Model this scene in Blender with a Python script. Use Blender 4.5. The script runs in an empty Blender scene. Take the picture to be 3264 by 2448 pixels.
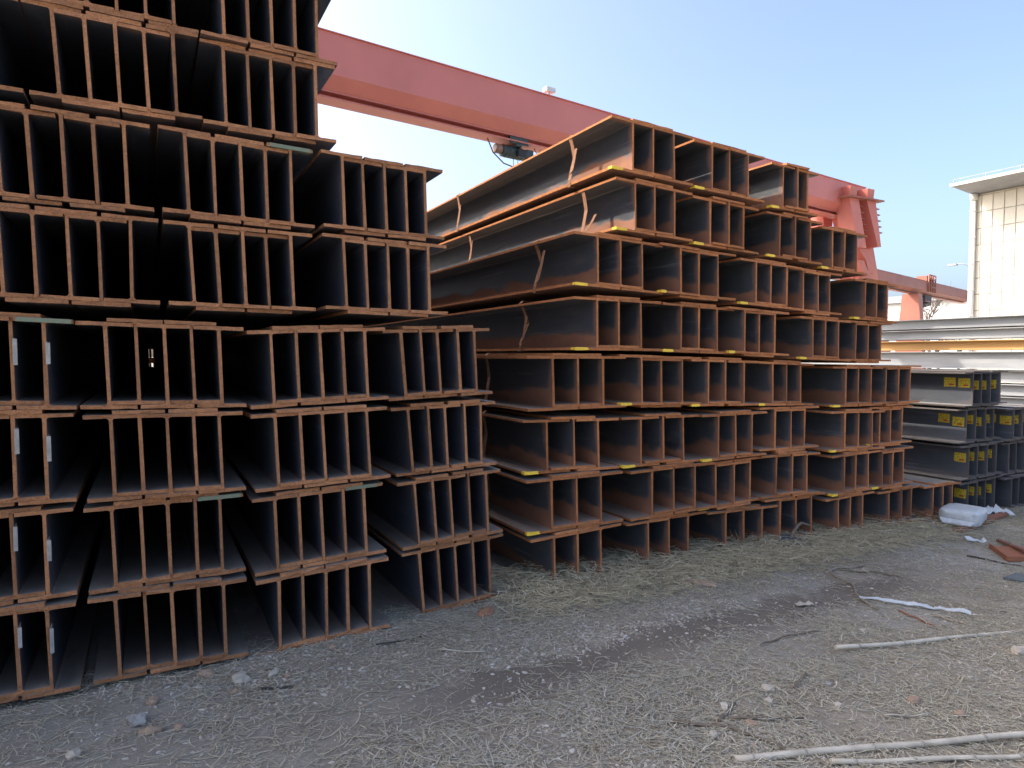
import bpy, math, random
import numpy as np

# ------------------------------------------------------------------ scene, camera, light
scene = bpy.context.scene
COL = scene.collection
RNG = random.Random(7)
NPR = np.random.RandomState(11)

cam_data = bpy.data.cameras.new('camera')
cam = bpy.data.objects.new('camera', cam_data)
COL.objects.link(cam)
cam.location = (0.0, 0.0, 1.65)
cam.rotation_euler = (math.radians(90 - 2.45), 0.0, -math.atan(1162 / 2080))
cam_data.sensor_width = 36.0
cam_data.lens = 36.0 * 2080 / 3264
cam_data.clip_start = 0.05
cam_data.clip_end = 3000.0
scene.camera = cam

SUN_FROM = (-1.0, 0.80, 1.15)                      # direction towards the sun
_h = math.hypot(SUN_FROM[0], SUN_FROM[1])
SUN_EL = math.atan2(SUN_FROM[2], _h)
SUN_AZ = math.atan2(SUN_FROM[0], SUN_FROM[1])      # clockwise from +Y

world = bpy.data.worlds.new('World')
scene.world = world
world.use_nodes = True
wt = world.node_tree
wt.nodes.clear()
sky = wt.nodes.new('ShaderNodeTexSky')
sky.sky_type = 'NISHITA'
sky.sun_disc = False
sky.sun_elevation = SUN_EL
sky.sun_rotation = SUN_AZ
sky.altitude = 50
sky.air_density = 0.74
sky.dust_density = 5.2
sky.ozone_density = 2.0
bg = wt.nodes.new('ShaderNodeBackground')
bg.inputs['Strength'].default_value = 0.15
wo = wt.nodes.new('ShaderNodeOutputWorld')
wt.links.new(sky.outputs[0], bg.inputs['Color'])
wt.links.new(bg.outputs[0], wo.inputs['Surface'])

sun_data = bpy.data.lights.new('sun', 'SUN')
sun_data.energy = 2.0
sun_data.angle = math.radians(0.53)
sun_data.color = (1.0, 0.93, 0.82)
sun = bpy.data.objects.new('sun', sun_data)
COL.objects.link(sun)
from mathutils import Vector, Matrix
sun.rotation_euler = Vector(SUN_FROM).to_track_quat('Z', 'Y').to_euler()
sun.location = (-20, 12, 23)

vs = scene.view_settings
scene.display_settings.display_device = 'sRGB'
vs.view_transform = 'Standard'
vs.look = 'None'
vs.exposure = 1.62
vs.gamma = 1.0
vs.use_curve_mapping = False

# ------------------------------------------------------------------ materials
def new_mat(name):
    m = bpy.data.materials.new(name)
    m.use_nodes = True
    nt = m.node_tree
    b = nt.nodes['Principled BSDF']
    return m, nt, b

class NT:
    """Tiny helper round a node tree."""
    def __init__(self, nt):
        self.nt = nt
    def n(self, t, **kw):
        x = self.nt.nodes.new(t)
        for k, v in kw.items():
            setattr(x, k, v)
        return x
    def l(self, a, b):
        self.nt.links.new(a, b)
    def math(self, op, a, b=None, clamp=False):
        x = self.n('ShaderNodeMath', operation=op, use_clamp=clamp)
        for i, v in enumerate((a, b)):
            if v is None:
                continue
            if isinstance(v, (int, float)):
                x.inputs[i].default_value = v
            else:
                self.l(v, x.inputs[i])
        return x.outputs[0]
    def ramp(self, v, lo, hi, a=0.0, b=1.0):
        x = self.n('ShaderNodeMapRange', clamp=True)
        x.interpolation_type = 'SMOOTHSTEP'
        self.l(v, x.inputs[0])
        for i, q in zip((1, 2, 3, 4), (lo, hi, a, b)):
            x.inputs[i].default_value = q
        return x.outputs[0]
    def mix(self, f, a, b, mode='MIX'):
        x = self.n('ShaderNodeMix', data_type='RGBA', blend_type=mode)
        if isinstance(f, (int, float)):
            x.inputs[0].default_value = f
        else:
            self.l(f, x.inputs[0])
        for i, v in ((6, a), (7, b)):
            if isinstance(v, tuple):
                x.inputs[i].default_value = (*v, 1.0)
            else:
                self.l(v, x.inputs[i])
        return x.outputs[2]
    def noise(self, vec, scale, detail=4.0, rough=0.55, stretch=None):
        if stretch:
            mp = self.n('ShaderNodeMapping')
            mp.inputs['Scale'].default_value = stretch
            self.l(vec, mp.inputs['Vector'])
            vec = mp.outputs[0]
        x = self.n('ShaderNodeTexNoise')
        x.inputs['Scale'].default_value = scale
        x.inputs['Detail'].default_value = detail
        x.inputs['Roughness'].default_value = rough
        self.l(vec, x.inputs['Vector'])
        return x.outputs['Fac']
    def bump(self, h, strength, dist, b):
        x = self.n('ShaderNodeBump')
        x.inputs['Strength'].default_value = strength
        x.inputs['Distance'].default_value = dist
        self.l(h, x.inputs['Height'])
        self.l(x.outputs[0], b.inputs['Normal'])

def rand_vec(k):
    """Object coordinates shifted per object, so no two copies carry the same grain."""
    tc = k.n('ShaderNodeTexCoord')
    oi = k.n('ShaderNodeObjectInfo')
    cb = k.n('ShaderNodeCombineXYZ')
    r = k.math('MULTIPLY', oi.outputs['Random'], 57.0)
    for i in range(3):
        k.l(r, cb.inputs[i])
    ad = k.n('ShaderNodeVectorMath', operation='ADD')
    k.l(tc.outputs['Object'], ad.inputs[0])
    k.l(cb.outputs[0], ad.inputs[1])
    return tc.outputs['Object'], ad.outputs[0], oi.outputs['Random']

def steel_mat(name, scale_a, scale_b, rust_a, rust_b, end_depth, low_z, low_k, dust=0.6, rough=0.5):
    """Mill scale with rust at the sawn end, along the bottom flange and in blotches; dust on upward faces."""
    m, nt, b = new_mat(name)
    k = NT(nt)
    obj, vec, rnd = rand_vec(k)
    sp = k.n('ShaderNodeSeparateXYZ')
    k.l(obj, sp.inputs[0])
    big = k.noise(vec, 3.0, 5, .6, (1.6, .7, 1.6))
    mid = k.noise(vec, 14.0, 5, .6, (1.0, .45, 1.0))
    fine = k.noise(vec, 90.0, 3, .6)
    d = k.math('SUBTRACT', sp.outputs[1], k.math('MULTIPLY', k.math('SUBTRACT', big, .5), end_depth * 2.6))
    endf = k.ramp(d, 0.0, end_depth, .75, 0.0)
    zz = k.math('SUBTRACT', sp.outputs[2], k.math('MULTIPLY', k.math('SUBTRACT', big, .5), .28))
    zz = k.math('SUBTRACT', zz, k.math('MULTIPLY', k.math('SUBTRACT', mid, .5), .05))
    lowf = k.math('MULTIPLY', k.ramp(zz, low_z - .02, low_z + .035, 1.0, 0.0), low_k)
    blot = k.math('MULTIPLY', k.ramp(mid, .58, .72), .22)
    f = k.math('MAXIMUM', k.math('MAXIMUM', endf, lowf), blot, clamp=True)
    f = k.math('MULTIPLY', f, k.ramp(fine, .2, .55, .7, 1.0))
    sc = k.mix(mid, scale_a, scale_b)
    fl = k.noise(vec, 9.0, 7, .72, (1.0, .10, 2.2))
    sc = k.mix(k.ramp(fl, .56, .66, 0.0, .55), sc, tuple(min(1, c * 2.1) for c in scale_b))
    sc = k.mix(k.ramp(fl, .30, .42, .6, 0.0), sc, tuple(c * .5 for c in scale_a))
    ru = k.mix(fine, rust_a, rust_b)
    ru = k.mix(k.ramp(big, .35, .7), ru, tuple(c * .6 for c in rust_a))
    col = k.mix(f, sc, ru)
    ge = k.n('ShaderNodeNewGeometry')
    sn = k.n('ShaderNodeSeparateXYZ')
    k.l(ge.outputs['Normal'], sn.inputs[0])
    up = k.math('MULTIPLY', k.ramp(sn.outputs[2], .6, .9), k.ramp(mid, .25, .6, dust * .55, dust))
    col = k.mix(up, col, (.32, .27, .205))
    var = k.math('MULTIPLY_ADD', rnd, .35)
    var.node.inputs[2].default_value = .83
    hs = k.n('ShaderNodeHueSaturation')
    k.l(var, hs.inputs['Value'])
    k.l(col, hs.inputs['Color'])
    k.l(hs.outputs[0], b.inputs['Base Color'])
    rg = k.math('MULTIPLY_ADD', k.math('MAXIMUM', f, up), .92 - rough)
    rg.node.inputs[2].default_value = rough
    k.l(rg, b.inputs['Roughness'])
    b.inputs['Specular IOR Level'].default_value = .8
    k.bump(k.math('ADD', mid, k.math('MULTIPLY', fine, .4)), .35, .004, b)
    return m

def end_mat(name, a, c, dark):
    """Rusty sawn end faces and flange edges."""
    m, nt, b = new_mat(name)
    k = NT(nt)
    obj, vec, rnd = rand_vec(k)
    n1 = k.noise(vec, 16, 5, .65)
    n2 = k.noise(vec, 110, 4, .65)
    col = k.mix(k.ramp(n1, .3, .7), a, c)
    col = k.mix(k.math('MULTIPLY', k.ramp(n2, .45, .72), .75), col, dark)
    hs = k.n('ShaderNodeHueSaturation')
    var = k.math('MULTIPLY_ADD', rnd, .4)
    var.node.inputs[2].default_value = .8
    k.l(var, hs.inputs['Value'])
    k.l(col, hs.inputs['Color'])
    k.l(hs.outputs[0], b.inputs['Base Color'])
    b.inputs['Roughness'].default_value = .88
    b.inputs['Specular IOR Level'].default_value = .2
    k.bump(k.math('ADD', n1, n2), .5, .003, b)
    return m

def plain_mat(name, a, c=None, rough=.6, scale=8.0, bump=.15, metallic=0.0, stretch=None, spec=.4, dist=.004):
    m, nt, b = new_mat(name)
    k = NT(nt)
    obj, vec, rnd = rand_vec(k)
    n1 = k.noise(vec, scale, 6, .6, stretch)
    col = k.mix(k.ramp(n1, .3, .7), a, c if c else tuple(x * .8 for x in a))
    hs = k.n('ShaderNodeHueSaturation')
    var = k.math('MULTIPLY_ADD', rnd, .14)
    var.node.inputs[2].default_value = .93
    k.l(var, hs.inputs['Value'])
    k.l(col, hs.inputs['Color'])
    k.l(hs.outputs[0], b.inputs['Base Color'])
    b.inputs['Roughness'].default_value = rough
    b.inputs['Metallic'].default_value = metallic
    b.inputs['Specular IOR Level'].default_value = spec
    if bump:
        n2 = k.noise(vec, scale * 5, 4, .6, stretch)
        k.bump(n2, bump, dist, b)
    return m

def island_mat(name, cols, rough=.85):
    """Loose small pieces in one mesh: colour picked per piece from its own mesh island."""
    m, nt, b = new_mat(name)
    k = NT(nt)
    ge = k.n('ShaderNodeNewGeometry')
    cr = k.n('ShaderNodeValToRGB')
    el = cr.color_ramp.elements
    while len(el) < len(cols):
        el.new(.5)
    for i, c in enumerate(cols):
        el[i].position = i / (len(cols) - 1)
        el[i].color = (*c, 1)
    k.l(ge.outputs['Random Per Island'], cr.inputs[0])
    tc = k.n('ShaderNodeTexCoord')
    n = k.noise(tc.outputs['Object'], 60, 3)
    col = k.mix(k.ramp(n, .3, .7, .0, .45), cr.outputs[0], tuple(sum(c[i] for c in cols) / len(cols) * .5 for i in range(3)))
    k.l(col, b.inputs['Base Color'])
    b.inputs['Roughness'].default_value = rough
    b.inputs['Specular IOR Level'].default_value = .2
    return m

M = {}
M['left_body'] = steel_mat('old_mill_scale', (.040, .048, .066), (.068, .076, .096), (.23, .12, .072), (.15, .075, .05), .05, .05, .40, .55, .42)
M['left_end'] = end_mat('old_rusty_ends', (.46, .215, .098), (.34, .155, .074), (.14, .068, .04))
M['right_body'] = steel_mat('mill_scale_with_fresh_rust', (.042, .050, .060), (.085, .088, .092), (.40, .165, .08), (.27, .115, .062), .06, .125, .95, .62, .42)
M['right_end'] = end_mat('fresh_rusty_ends', (.54, .21, .074), (.40, .152, .06), (.16, .065, .034))
M['dark_body'] = steel_mat('clean_dark_mill_scale', (.050, .056, .066), (.085, .092, .105), (.15, .10, .075), (.11, .08, .062), .02, .02, .35, .5, .45)
M['dark_end'] = end_mat('dark_sawn_ends', (.13, .11, .10), (.10, .085, .08), (.055, .048, .045))
M['grey_body'] = plain_mat('pale_grey_steel', (.33, .335, .33), (.22, .225, .23), .65, 3.0, .1, 0.0, (1, .12, 1), .15)
M['ochre_body'] = plain_mat('ochre_rusted_steel', (.42, .25, .085), (.33, .19, .07), .7, 3.0, .1, 0.0, (1, .12, 1))
M['strap'] = plain_mat('rusty_strap', (.33, .155, .075), (.23, .105, .055), .8, 30, .3)
M['yellow_paint'] = plain_mat('yellow_paint_mark', (.98, .66, .07), (.90, .56, .05), .6, 40, .3)
M['teal_paint'] = plain_mat('teal_paint_mark', (.17, .235, .16), (.22, .20, .13), .7, 40, .3)
M['white_tag'] = plain_mat('weathered_paper_tag', (.40, .385, .35), (.30, .285, .26), .7, 25, .2)
M['label'] = plain_mat('yellow_sticker', (.85, .60, .05), (.30, .21, .03), .5, 75, .1)
M['red_print'] = plain_mat('red_print', (.45, .09, .03), (.38, .08, .03), .5, 60, 0)
M['girder'] = plain_mat('faded_red_crane_paint', (.62, .195, .15), (.55, .172, .132), .45, .8, .05, 0, None, .5)
M['girder_far'] = plain_mat('weathered_red_crane_paint', (.36, .135, .09), (.29, .11, .078), .55, .8, .05)
M['machine'] = plain_mat('grey_green_hoist_paint', (.055, .075, .068), (.04, .055, .052), .5, 6, .1)
M['black'] = plain_mat('black_rubber', (.02, .02, .022), (.03, .03, .03), .6, 10, .05)
M['copper'] = plain_mat('dull_motor_cover', (.28, .17, .12), (.2, .12, .09), .5, 8, .1)
M['white_paint'] = plain_mat('white_paint', (.72, .72, .70), (.62, .62, .6), .5, 2, .05)
M['panel'] = plain_mat('cream_wall_panel', (.66, .615, .51), (.60, .56, .46), .6, 1.2, .05)
M['joint'] = plain_mat('grey_panel_joint', (.48, .45, .385), (.42, .39, .33), .8, 3, .05)
M['concrete'] = plain_mat('pale_concrete', (.52, .52, .50), (.44, .44, .42), .8, 1.5, .1)
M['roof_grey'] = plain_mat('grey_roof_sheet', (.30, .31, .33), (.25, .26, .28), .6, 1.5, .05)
M['bamboo'] = plain_mat('bleached_bamboo', (.60, .54, .43), (.40, .35, .27), .65, 9, .25, 0, (1, .12, 1))
M['bamboo_node'] = plain_mat('bamboo_node', (.30, .27, .22), (.38, .35, .3), .8, 30, .3)
M['white_plastic'] = plain_mat('white_plastic', (.58, .60, .59), (.48, .50, .50), .4, 20, .25)
M['rope'] = plain_mat('dirty_rope', (.33, .27, .20), (.23, .19, .145), .9, 60, .4)
M['twig'] = plain_mat('dry_twig', (.21, .165, .115), (.13, .105, .08), .9, 40, .4)
M['dark_rod'] = plain_mat('dark_iron_rod', (.04, .038, .036), (.07, .055, .045), .7, 30, .3)
M['rust_plate'] = plain_mat('rusty_plate', (.24, .10, .06), (.16, .075, .05), .85, 14, .3)
M['rust_edge'] = plain_mat('bright_rust', (.33, .125, .06), (.25, .10, .055), .85, 20, .3)
M['slate_plate'] = plain_mat('blue_grey_plate', (.13, .145, .14), (.10, .11, .105), .5, 10, .2)
M['stone_pale'] = plain_mat('pale_stone', (.52, .455, .365), (.40, .35, .28), .9, 14, .5)
M['stone_grey'] = plain_mat('grey_stone', (.34, .325, .30), (.25, .24, .225), .9, 14, .5)
M['stone_ochre'] = plain_mat('ochre_stone', (.37, .27, .185), (.28, .20, .145), .9, 14, .5)
M['brick'] = plain_mat('brick_fragment', (.34, .175, .10), (.26, .13, .08), .95, 20, .6)
M['cloth'] = plain_mat('dark_dusty_cloth', (.085, .085, .09), (.06, .06, .065), .95, 18, .5)
M['weed'] = plain_mat('dry_weed', (.36, .30, .20), (.26, .21, .14), .9, 30, .2)
M['bark'] = plain_mat('bare_bark', (.15, .125, .11), (.11, .095, .085), .9, 3, .2)

# ground: trodden dirt, paler dust and damp patches, greyer gravel bed
def ground_mat():
    m, nt, b = new_mat('yard_dirt')
    k = NT(nt)
    tc = k.n('ShaderNodeTexCoord')
    v = tc.outputs['Object']
    n0 = k.noise(v, .55, 4, .6)
    n1 = k.noise(v, 3.2, 6, .65)
    n2 = k.noise(v, 34, 5, .7)
    n3 = k.noise(v, 150, 3, .7)
    col = k.mix(k.ramp(n1, .32, .68), (.25, .213, .162), (.345, .298, .232))
    col = k.mix(k.ramp(n0, .40, .66), col, (.32, .295, .25))
    col = k.mix(k.math('MULTIPLY', k.ramp(n2, .52, .72), .6), col, (.50, .45, .37))
    col = k.mix(k.math('MULTIPLY', k.ramp(n3, .55, .75), .5), col, (.09, .075, .058))
    # bare compacted track through the litter, browner and darker
    sv = k.n('ShaderNodeSeparateXYZ')
    k.l(v, sv.inputs[0])
    yy = k.math('ADD', sv.outputs[1], k.math('MULTIPLY', k.math('SUBTRACT', n1, .5), .75))
    dy = k.math('ABSOLUTE', k.math('SUBTRACT', yy, 2.84))
    tr = k.math('MULTIPLY', k.ramp(dy, .06, .30, 1.0, 0.0), k.math('MULTIPLY', k.ramp(sv.outputs[0], .9, 1.5), k.ramp(sv.outputs[0], 4.6, 5.6, 1.0, 0.0)))
    col = k.mix(k.math('MULTIPLY', tr, .9), col, k.mix(n2, (.14, .115, .09), (.215, .18, .142)))
    # spilled pale dust by the scrap at the edge of the yard
    vm = k.n('ShaderNodeVectorMath', operation='DISTANCE')
    wob = k.n('ShaderNodeVectorMath', operation='ADD')
    k.l(v, wob.inputs[0])
    ns = k.n('ShaderNodeTexNoise'); ns.inputs['Scale'].default_value = 1.6
    k.l(v, ns.inputs['Vector'])
    k.l(ns.outputs['Color'], wob.inputs[1])
    k.l(wob.outputs[0], vm.inputs[0])
    vm.inputs[1].default_value = (6.9, 3.35, .4)
    col = k.mix(k.math('MULTIPLY', k.ramp(vm.outputs['Value'], .25, .85, 1.0, 0.0), .55), col, (.44, .41, .365))
    k.l(col, b.inputs['Base Color'])
    b.inputs['Roughness'].default_value = .95
    b.inputs['Specular IOR Level'].default_value = .15
    h = k.math('ADD', k.math('MULTIPLY', n2, 1.0), k.math('MULTIPLY', n3, .5))
    k.bump(h, .8, .012, b)
    return m
M['ground'] = ground_mat()
M['straw'] = island_mat('broken_straw', [(.34, .29, .20), (.64, .575, .43), (.50, .45, .34), (.72, .65, .50), (.40, .335, .225), (.60, .56, .46), (.46, .44, .38)])
M['lightened_straw'] = island_mat('yellow_matted_straw', [(.46, .38, .24), (.78, .68, .46), (.62, .53, .36), (.85, .76, .55), (.50, .41, .26), (.70, .62, .44)])  # yellower straw, its colour also lightened to offset the shade at the foot
M['gravel'] = island_mat('loose_gravel', [(.42, .38, .32), (.60, .55, .48), (.28, .24, .19), (.50, .42, .33), (.68, .63, .55)])

# ------------------------------------------------------------------ mesh helpers
class MB:
    """Collects shapes and links them as one mesh object."""
    def __init__(self):
        self.v, self.f, self.mi, self.sm = [], [], [], []
    def add(self, verts, faces, mi=0, smooth=False):
        o = len(self.v)
        self.v += [tuple(p) for p in verts]
        self.f += [tuple(i + o for i in q) for q in faces]
        self.mi += [mi] * len(faces) if isinstance(mi, int) else list(mi)
        self.sm += [smooth] * len(faces)
        return self
    def box(self, x0, x1, y0, y1, z0, z1, mi=0):
        v = [(x, y, z) for z in (z0, z1) for y in (y0, y1) for x in (x0, x1)]
        return self.add(v, [(0, 2, 3, 1), (4, 5, 7, 6), (0, 1, 5, 4), (2, 6, 7, 3), (0, 4, 6, 2), (1, 3, 7, 5)], mi)
    def prism(self, poly, y0, y1, mi=0):
        """Polygon in X-Z carried from y0 to y1."""
        n = len(poly)
        v = [(x, y0, z) for x, z in poly] + [(x, y1, z) for x, z in poly]
        f = [tuple(range(n)), tuple(range(2 * n - 1, n - 1, -1))]
        f += [(i, i + n, (i + 1) % n + n, (i + 1) % n) for i in range(n)]
        return self.add(v, f, mi)
    def tube(self, pts, r, n=8, mi=0, smooth=True, cap=True):
        pts = [Vector(p) for p in pts]
        rs = r if isinstance(r, (list, tuple)) else [r] * len(pts)
        rings = []
        up = Vector((0, 0, 1))
        for i, p in enumerate(pts):
            t = (pts[min(i + 1, len(pts) - 1)] - pts[max(i - 1, 0)]).normalized()
            a = t.cross(up)
            if a.length < 1e-3:
                a = t.cross(Vector((1, 0, 0)))
            a.normalize()
            b = a.cross(t)
            rings.append([p + rs[i] * (math.cos(2 * math.pi * j / n) * a + math.sin(2 * math.pi * j / n) * b) for j in range(n)])
        v = [q for ring in rings for q in ring]
        f = []
        for i in range(len(pts) - 1):
            for j in range(n):
                k = (j + 1) % n
                f.append((i * n + j, i * n + k, (i + 1) * n + k, (i + 1) * n + j))
        self.add(v, f, mi, smooth)
        if cap:
            o = len(self.v) - len(v)
            for base, rev in ((o, True), (o + (len(pts) - 1) * n, False)):
                q = list(range(base, base + n))
                self.f.append(tuple(q[::-1] if rev else q)); self.mi.append(mi); self.sm.append(False)
        return self
    def build(self, name, mats, parent=None, loc=(0, 0, 0), rotz=0.0):
        me = bpy.data.meshes.new(name)
        me.from_pydata(self.v, [], self.f)
        for m in (mats if isinstance(mats, (list, tuple)) else [mats]):
            me.materials.append(m)
        me.polygons.foreach_set('material_index', self.mi)
        me.polygons.foreach_set('use_smooth', self.sm)
        me.update()
        o = bpy.data.objects.new(name, me)
        COL.objects.link(o)
        o.location = loc
        o.rotation_euler = (0, 0, rotz)
        o.parent = parent
        return o

def tag(o, label=None, cat=None, group=None, kind=None):
    for k, v in (('label', label), ('category', cat), ('group', group), ('kind', kind)):
        if v:
            o[k] = v
    return o

def thing(name, label, cat, loc=(0, 0, 0), rotz=0.0, group=None):
    o = bpy.data.objects.new(name, None)
    o.empty_display_size = .2
    COL.objects.link(o)
    o.location = loc
    o.rotation_euler = (0, 0, rotz)
    return tag(o, label, cat, group)

ORD = ['zeroth', 'first', 'second', 'third', 'fourth', 'fifth', 'sixth', 'seventh', 'eighth', 'ninth', 'tenth', 'eleventh']

# ------------------------------------------------------------------ ground
_N = NPR.rand(64, 64)
def vnoise(x, y, s, off=0.0):
    """Smooth value noise on arrays, period 64 cells of size s."""
    x = np.asarray(x) / s + off; y = np.asarray(y) / s + off * 1.7
    i = np.floor(x).astype(int); j = np.floor(y).astype(int)
    u = x - i; w = y - j
    u = u * u * (3 - 2 * u); w = w * w * (3 - 2 * w)
    g = lambda a, b: _N[a % 64, b % 64]
    return (g(i, j) * (1 - u) + g(i + 1, j) * u) * (1 - w) + (g(i, j + 1) * (1 - u) + g(i + 1, j + 1) * u) * w

def ground_z(x, y):
    x = np.asarray(x, float); y = np.asarray(y, float)
    z = -.03 * np.clip(x - 2.5, 0, 6.5)
    near = np.exp(-np.clip(np.abs(x - 3) - 7, 0, None) / 4) * np.exp(-np.clip(np.abs(y - 2) - 3, 0, None) / 2)
    b = .030 * (vnoise(x, y, .9) - .5) + .016 * (vnoise(x, y, .27, 5.3) - .5) + .007 * (vnoise(x, y, .09, 9.1) - .5)
    return z + b * near

def gz(x, y):
    return float(ground_z(x, y))

def build_ground():
    xs = np.concatenate([[-900, -300, -120, -60, -30, -15, -8, -5], np.arange(-3.2, 9.6, .035), [10.5, 12, 15, 20, 30, 45, 70, 120, 250, 600, 1200]])
    ys = np.concatenate([[-600, -200, -80, -30, -12, -5, -2], np.arange(-.5, 5.0, .035), [6, 8, 11, 16, 25, 40, 70, 130, 300, 700, 1400]])
    X, Y = np.meshgrid(xs, ys)
    Z = ground_z(X, Y)
    v = np.stack([X, Y, Z], -1).reshape(-1, 3)
    ny, nx = X.shape
    i = np.arange(nx * ny).reshape(ny, nx)
    f = np.stack([i[:-1, :-1], i[:-1, 1:], i[1:, 1:], i[1:, :-1]], -1).reshape(-1, 4)
    return fast_mesh('ground', v, f, M['ground'], smooth=True)

def fast_mesh(name, v, f, mat, smooth=False):
    """Big quad or triangle meshes straight from arrays."""
    me = bpy.data.meshes.new(name)
    k = f.shape[1]
    me.vertices.add(len(v)); me.vertices.foreach_set('co', v.astype(np.float32).ravel())
    me.loops.add(f.size); me.loops.foreach_set('vertex_index', f.astype(np.int32).ravel())
    me.polygons.add(len(f)); me.polygons.foreach_set('loop_start', np.arange(0, f.size, k, dtype=np.int32))
    me.polygons.foreach_set('use_smooth', np.full(len(f), smooth))
    me.materials.append(mat)
    me.update(calc_edges=True)
    me.validate()
    o = bpy.data.objects.new(name, me)
    COL.objects.link(o)
    return o

g = tag(build_ground(), 'grey brown trodden dirt of the steel yard', None, None, 'structure')

# ------------------------------------------------------------------ steel beams
def beam_mesh(H, B, tw, tf, lean, slope, length, seed):
    r = random.Random(seed)
    h, b, w = H, B / 2, tw / 2
    q = .011                                       # root fillet
    half = [(b * .28, 0), (b * .66, 0), (b, 0), (b, tf), (w + q, tf), (w + q * .3, tf + q * .3), (w, tf + q),
            (w, h - tf - q), (w + q * .3, h - tf - q * .3), (w + q, h - tf), (b, h - tf), (b, h), (b * .62, h), (b * .3, h)]
    prof = half + [(-x, z) for x, z in half[::-1]]
    n = len(prof)
    j = lambda s: r.uniform(-s, s)
    prof = [(x + j(.0016), z + j(.0016)) for x, z in prof]
    P = [(x + lean * z, z + slope * x) for x, z in prof]
    yj = [j(.004) for _ in P]
    sag = j(.004)
    v = [(x, yj[i], z) for i, (x, z) in enumerate(P)]
    v += [(x + sag, length * .5, z) for x, z in P]
    v += [(x, length, z) for x, z in P]
    f, mi = [], []
    for a in (0, n):
        for i in range(n):
            k = (i + 1) % n
            f.append((a + i, a + i + n, a + k + n, a + k))
            edge = abs(prof[i][0]) > b - .01 and abs(prof[k][0]) > b - .01 and abs(prof[i][0] - prof[k][0]) < .01
            mi.append(1 if edge else 0)
    # sawn faces in convex pieces: bottom flange, web, top flange
    def cap(o, rev):
        for q4 in ([0, 1, 2, 3, 4, 5, 6, 21, 22, 23, 24, 25, 26, 27], [6, 7, 20, 21], [7, 8, 9, 10, 11, 12, 13, 14, 15, 16, 17, 18, 19, 20]):
            t = [o + i for i in q4]
            f.append(tuple(t[::-1] if rev else t)); mi.append(1)
    cap(0, False); cap(2 * n, True)
    me = bpy.data.meshes.new('h_beam')
    me.from_pydata(v, [], f)
    me.polygons.foreach_set('material_index', mi)
    me.update()
    return me

def beam(name, x, y, z, H, B, tw, tf, lean, slope, length, mats, label, cat, group, yaw=0.0, seed=0):
    me = beam_mesh(H, B, tw, tf, lean, slope, length, seed)
    for m in mats:
        me.materials.append(m)
    o = bpy.data.objects.new(name, me)
    COL.objects.link(o)
    o.location = (x, y, z)
    o.rotation_euler = (0, 0, yaw)
    return tag(o, label, cat, group, 'thing')

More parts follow.
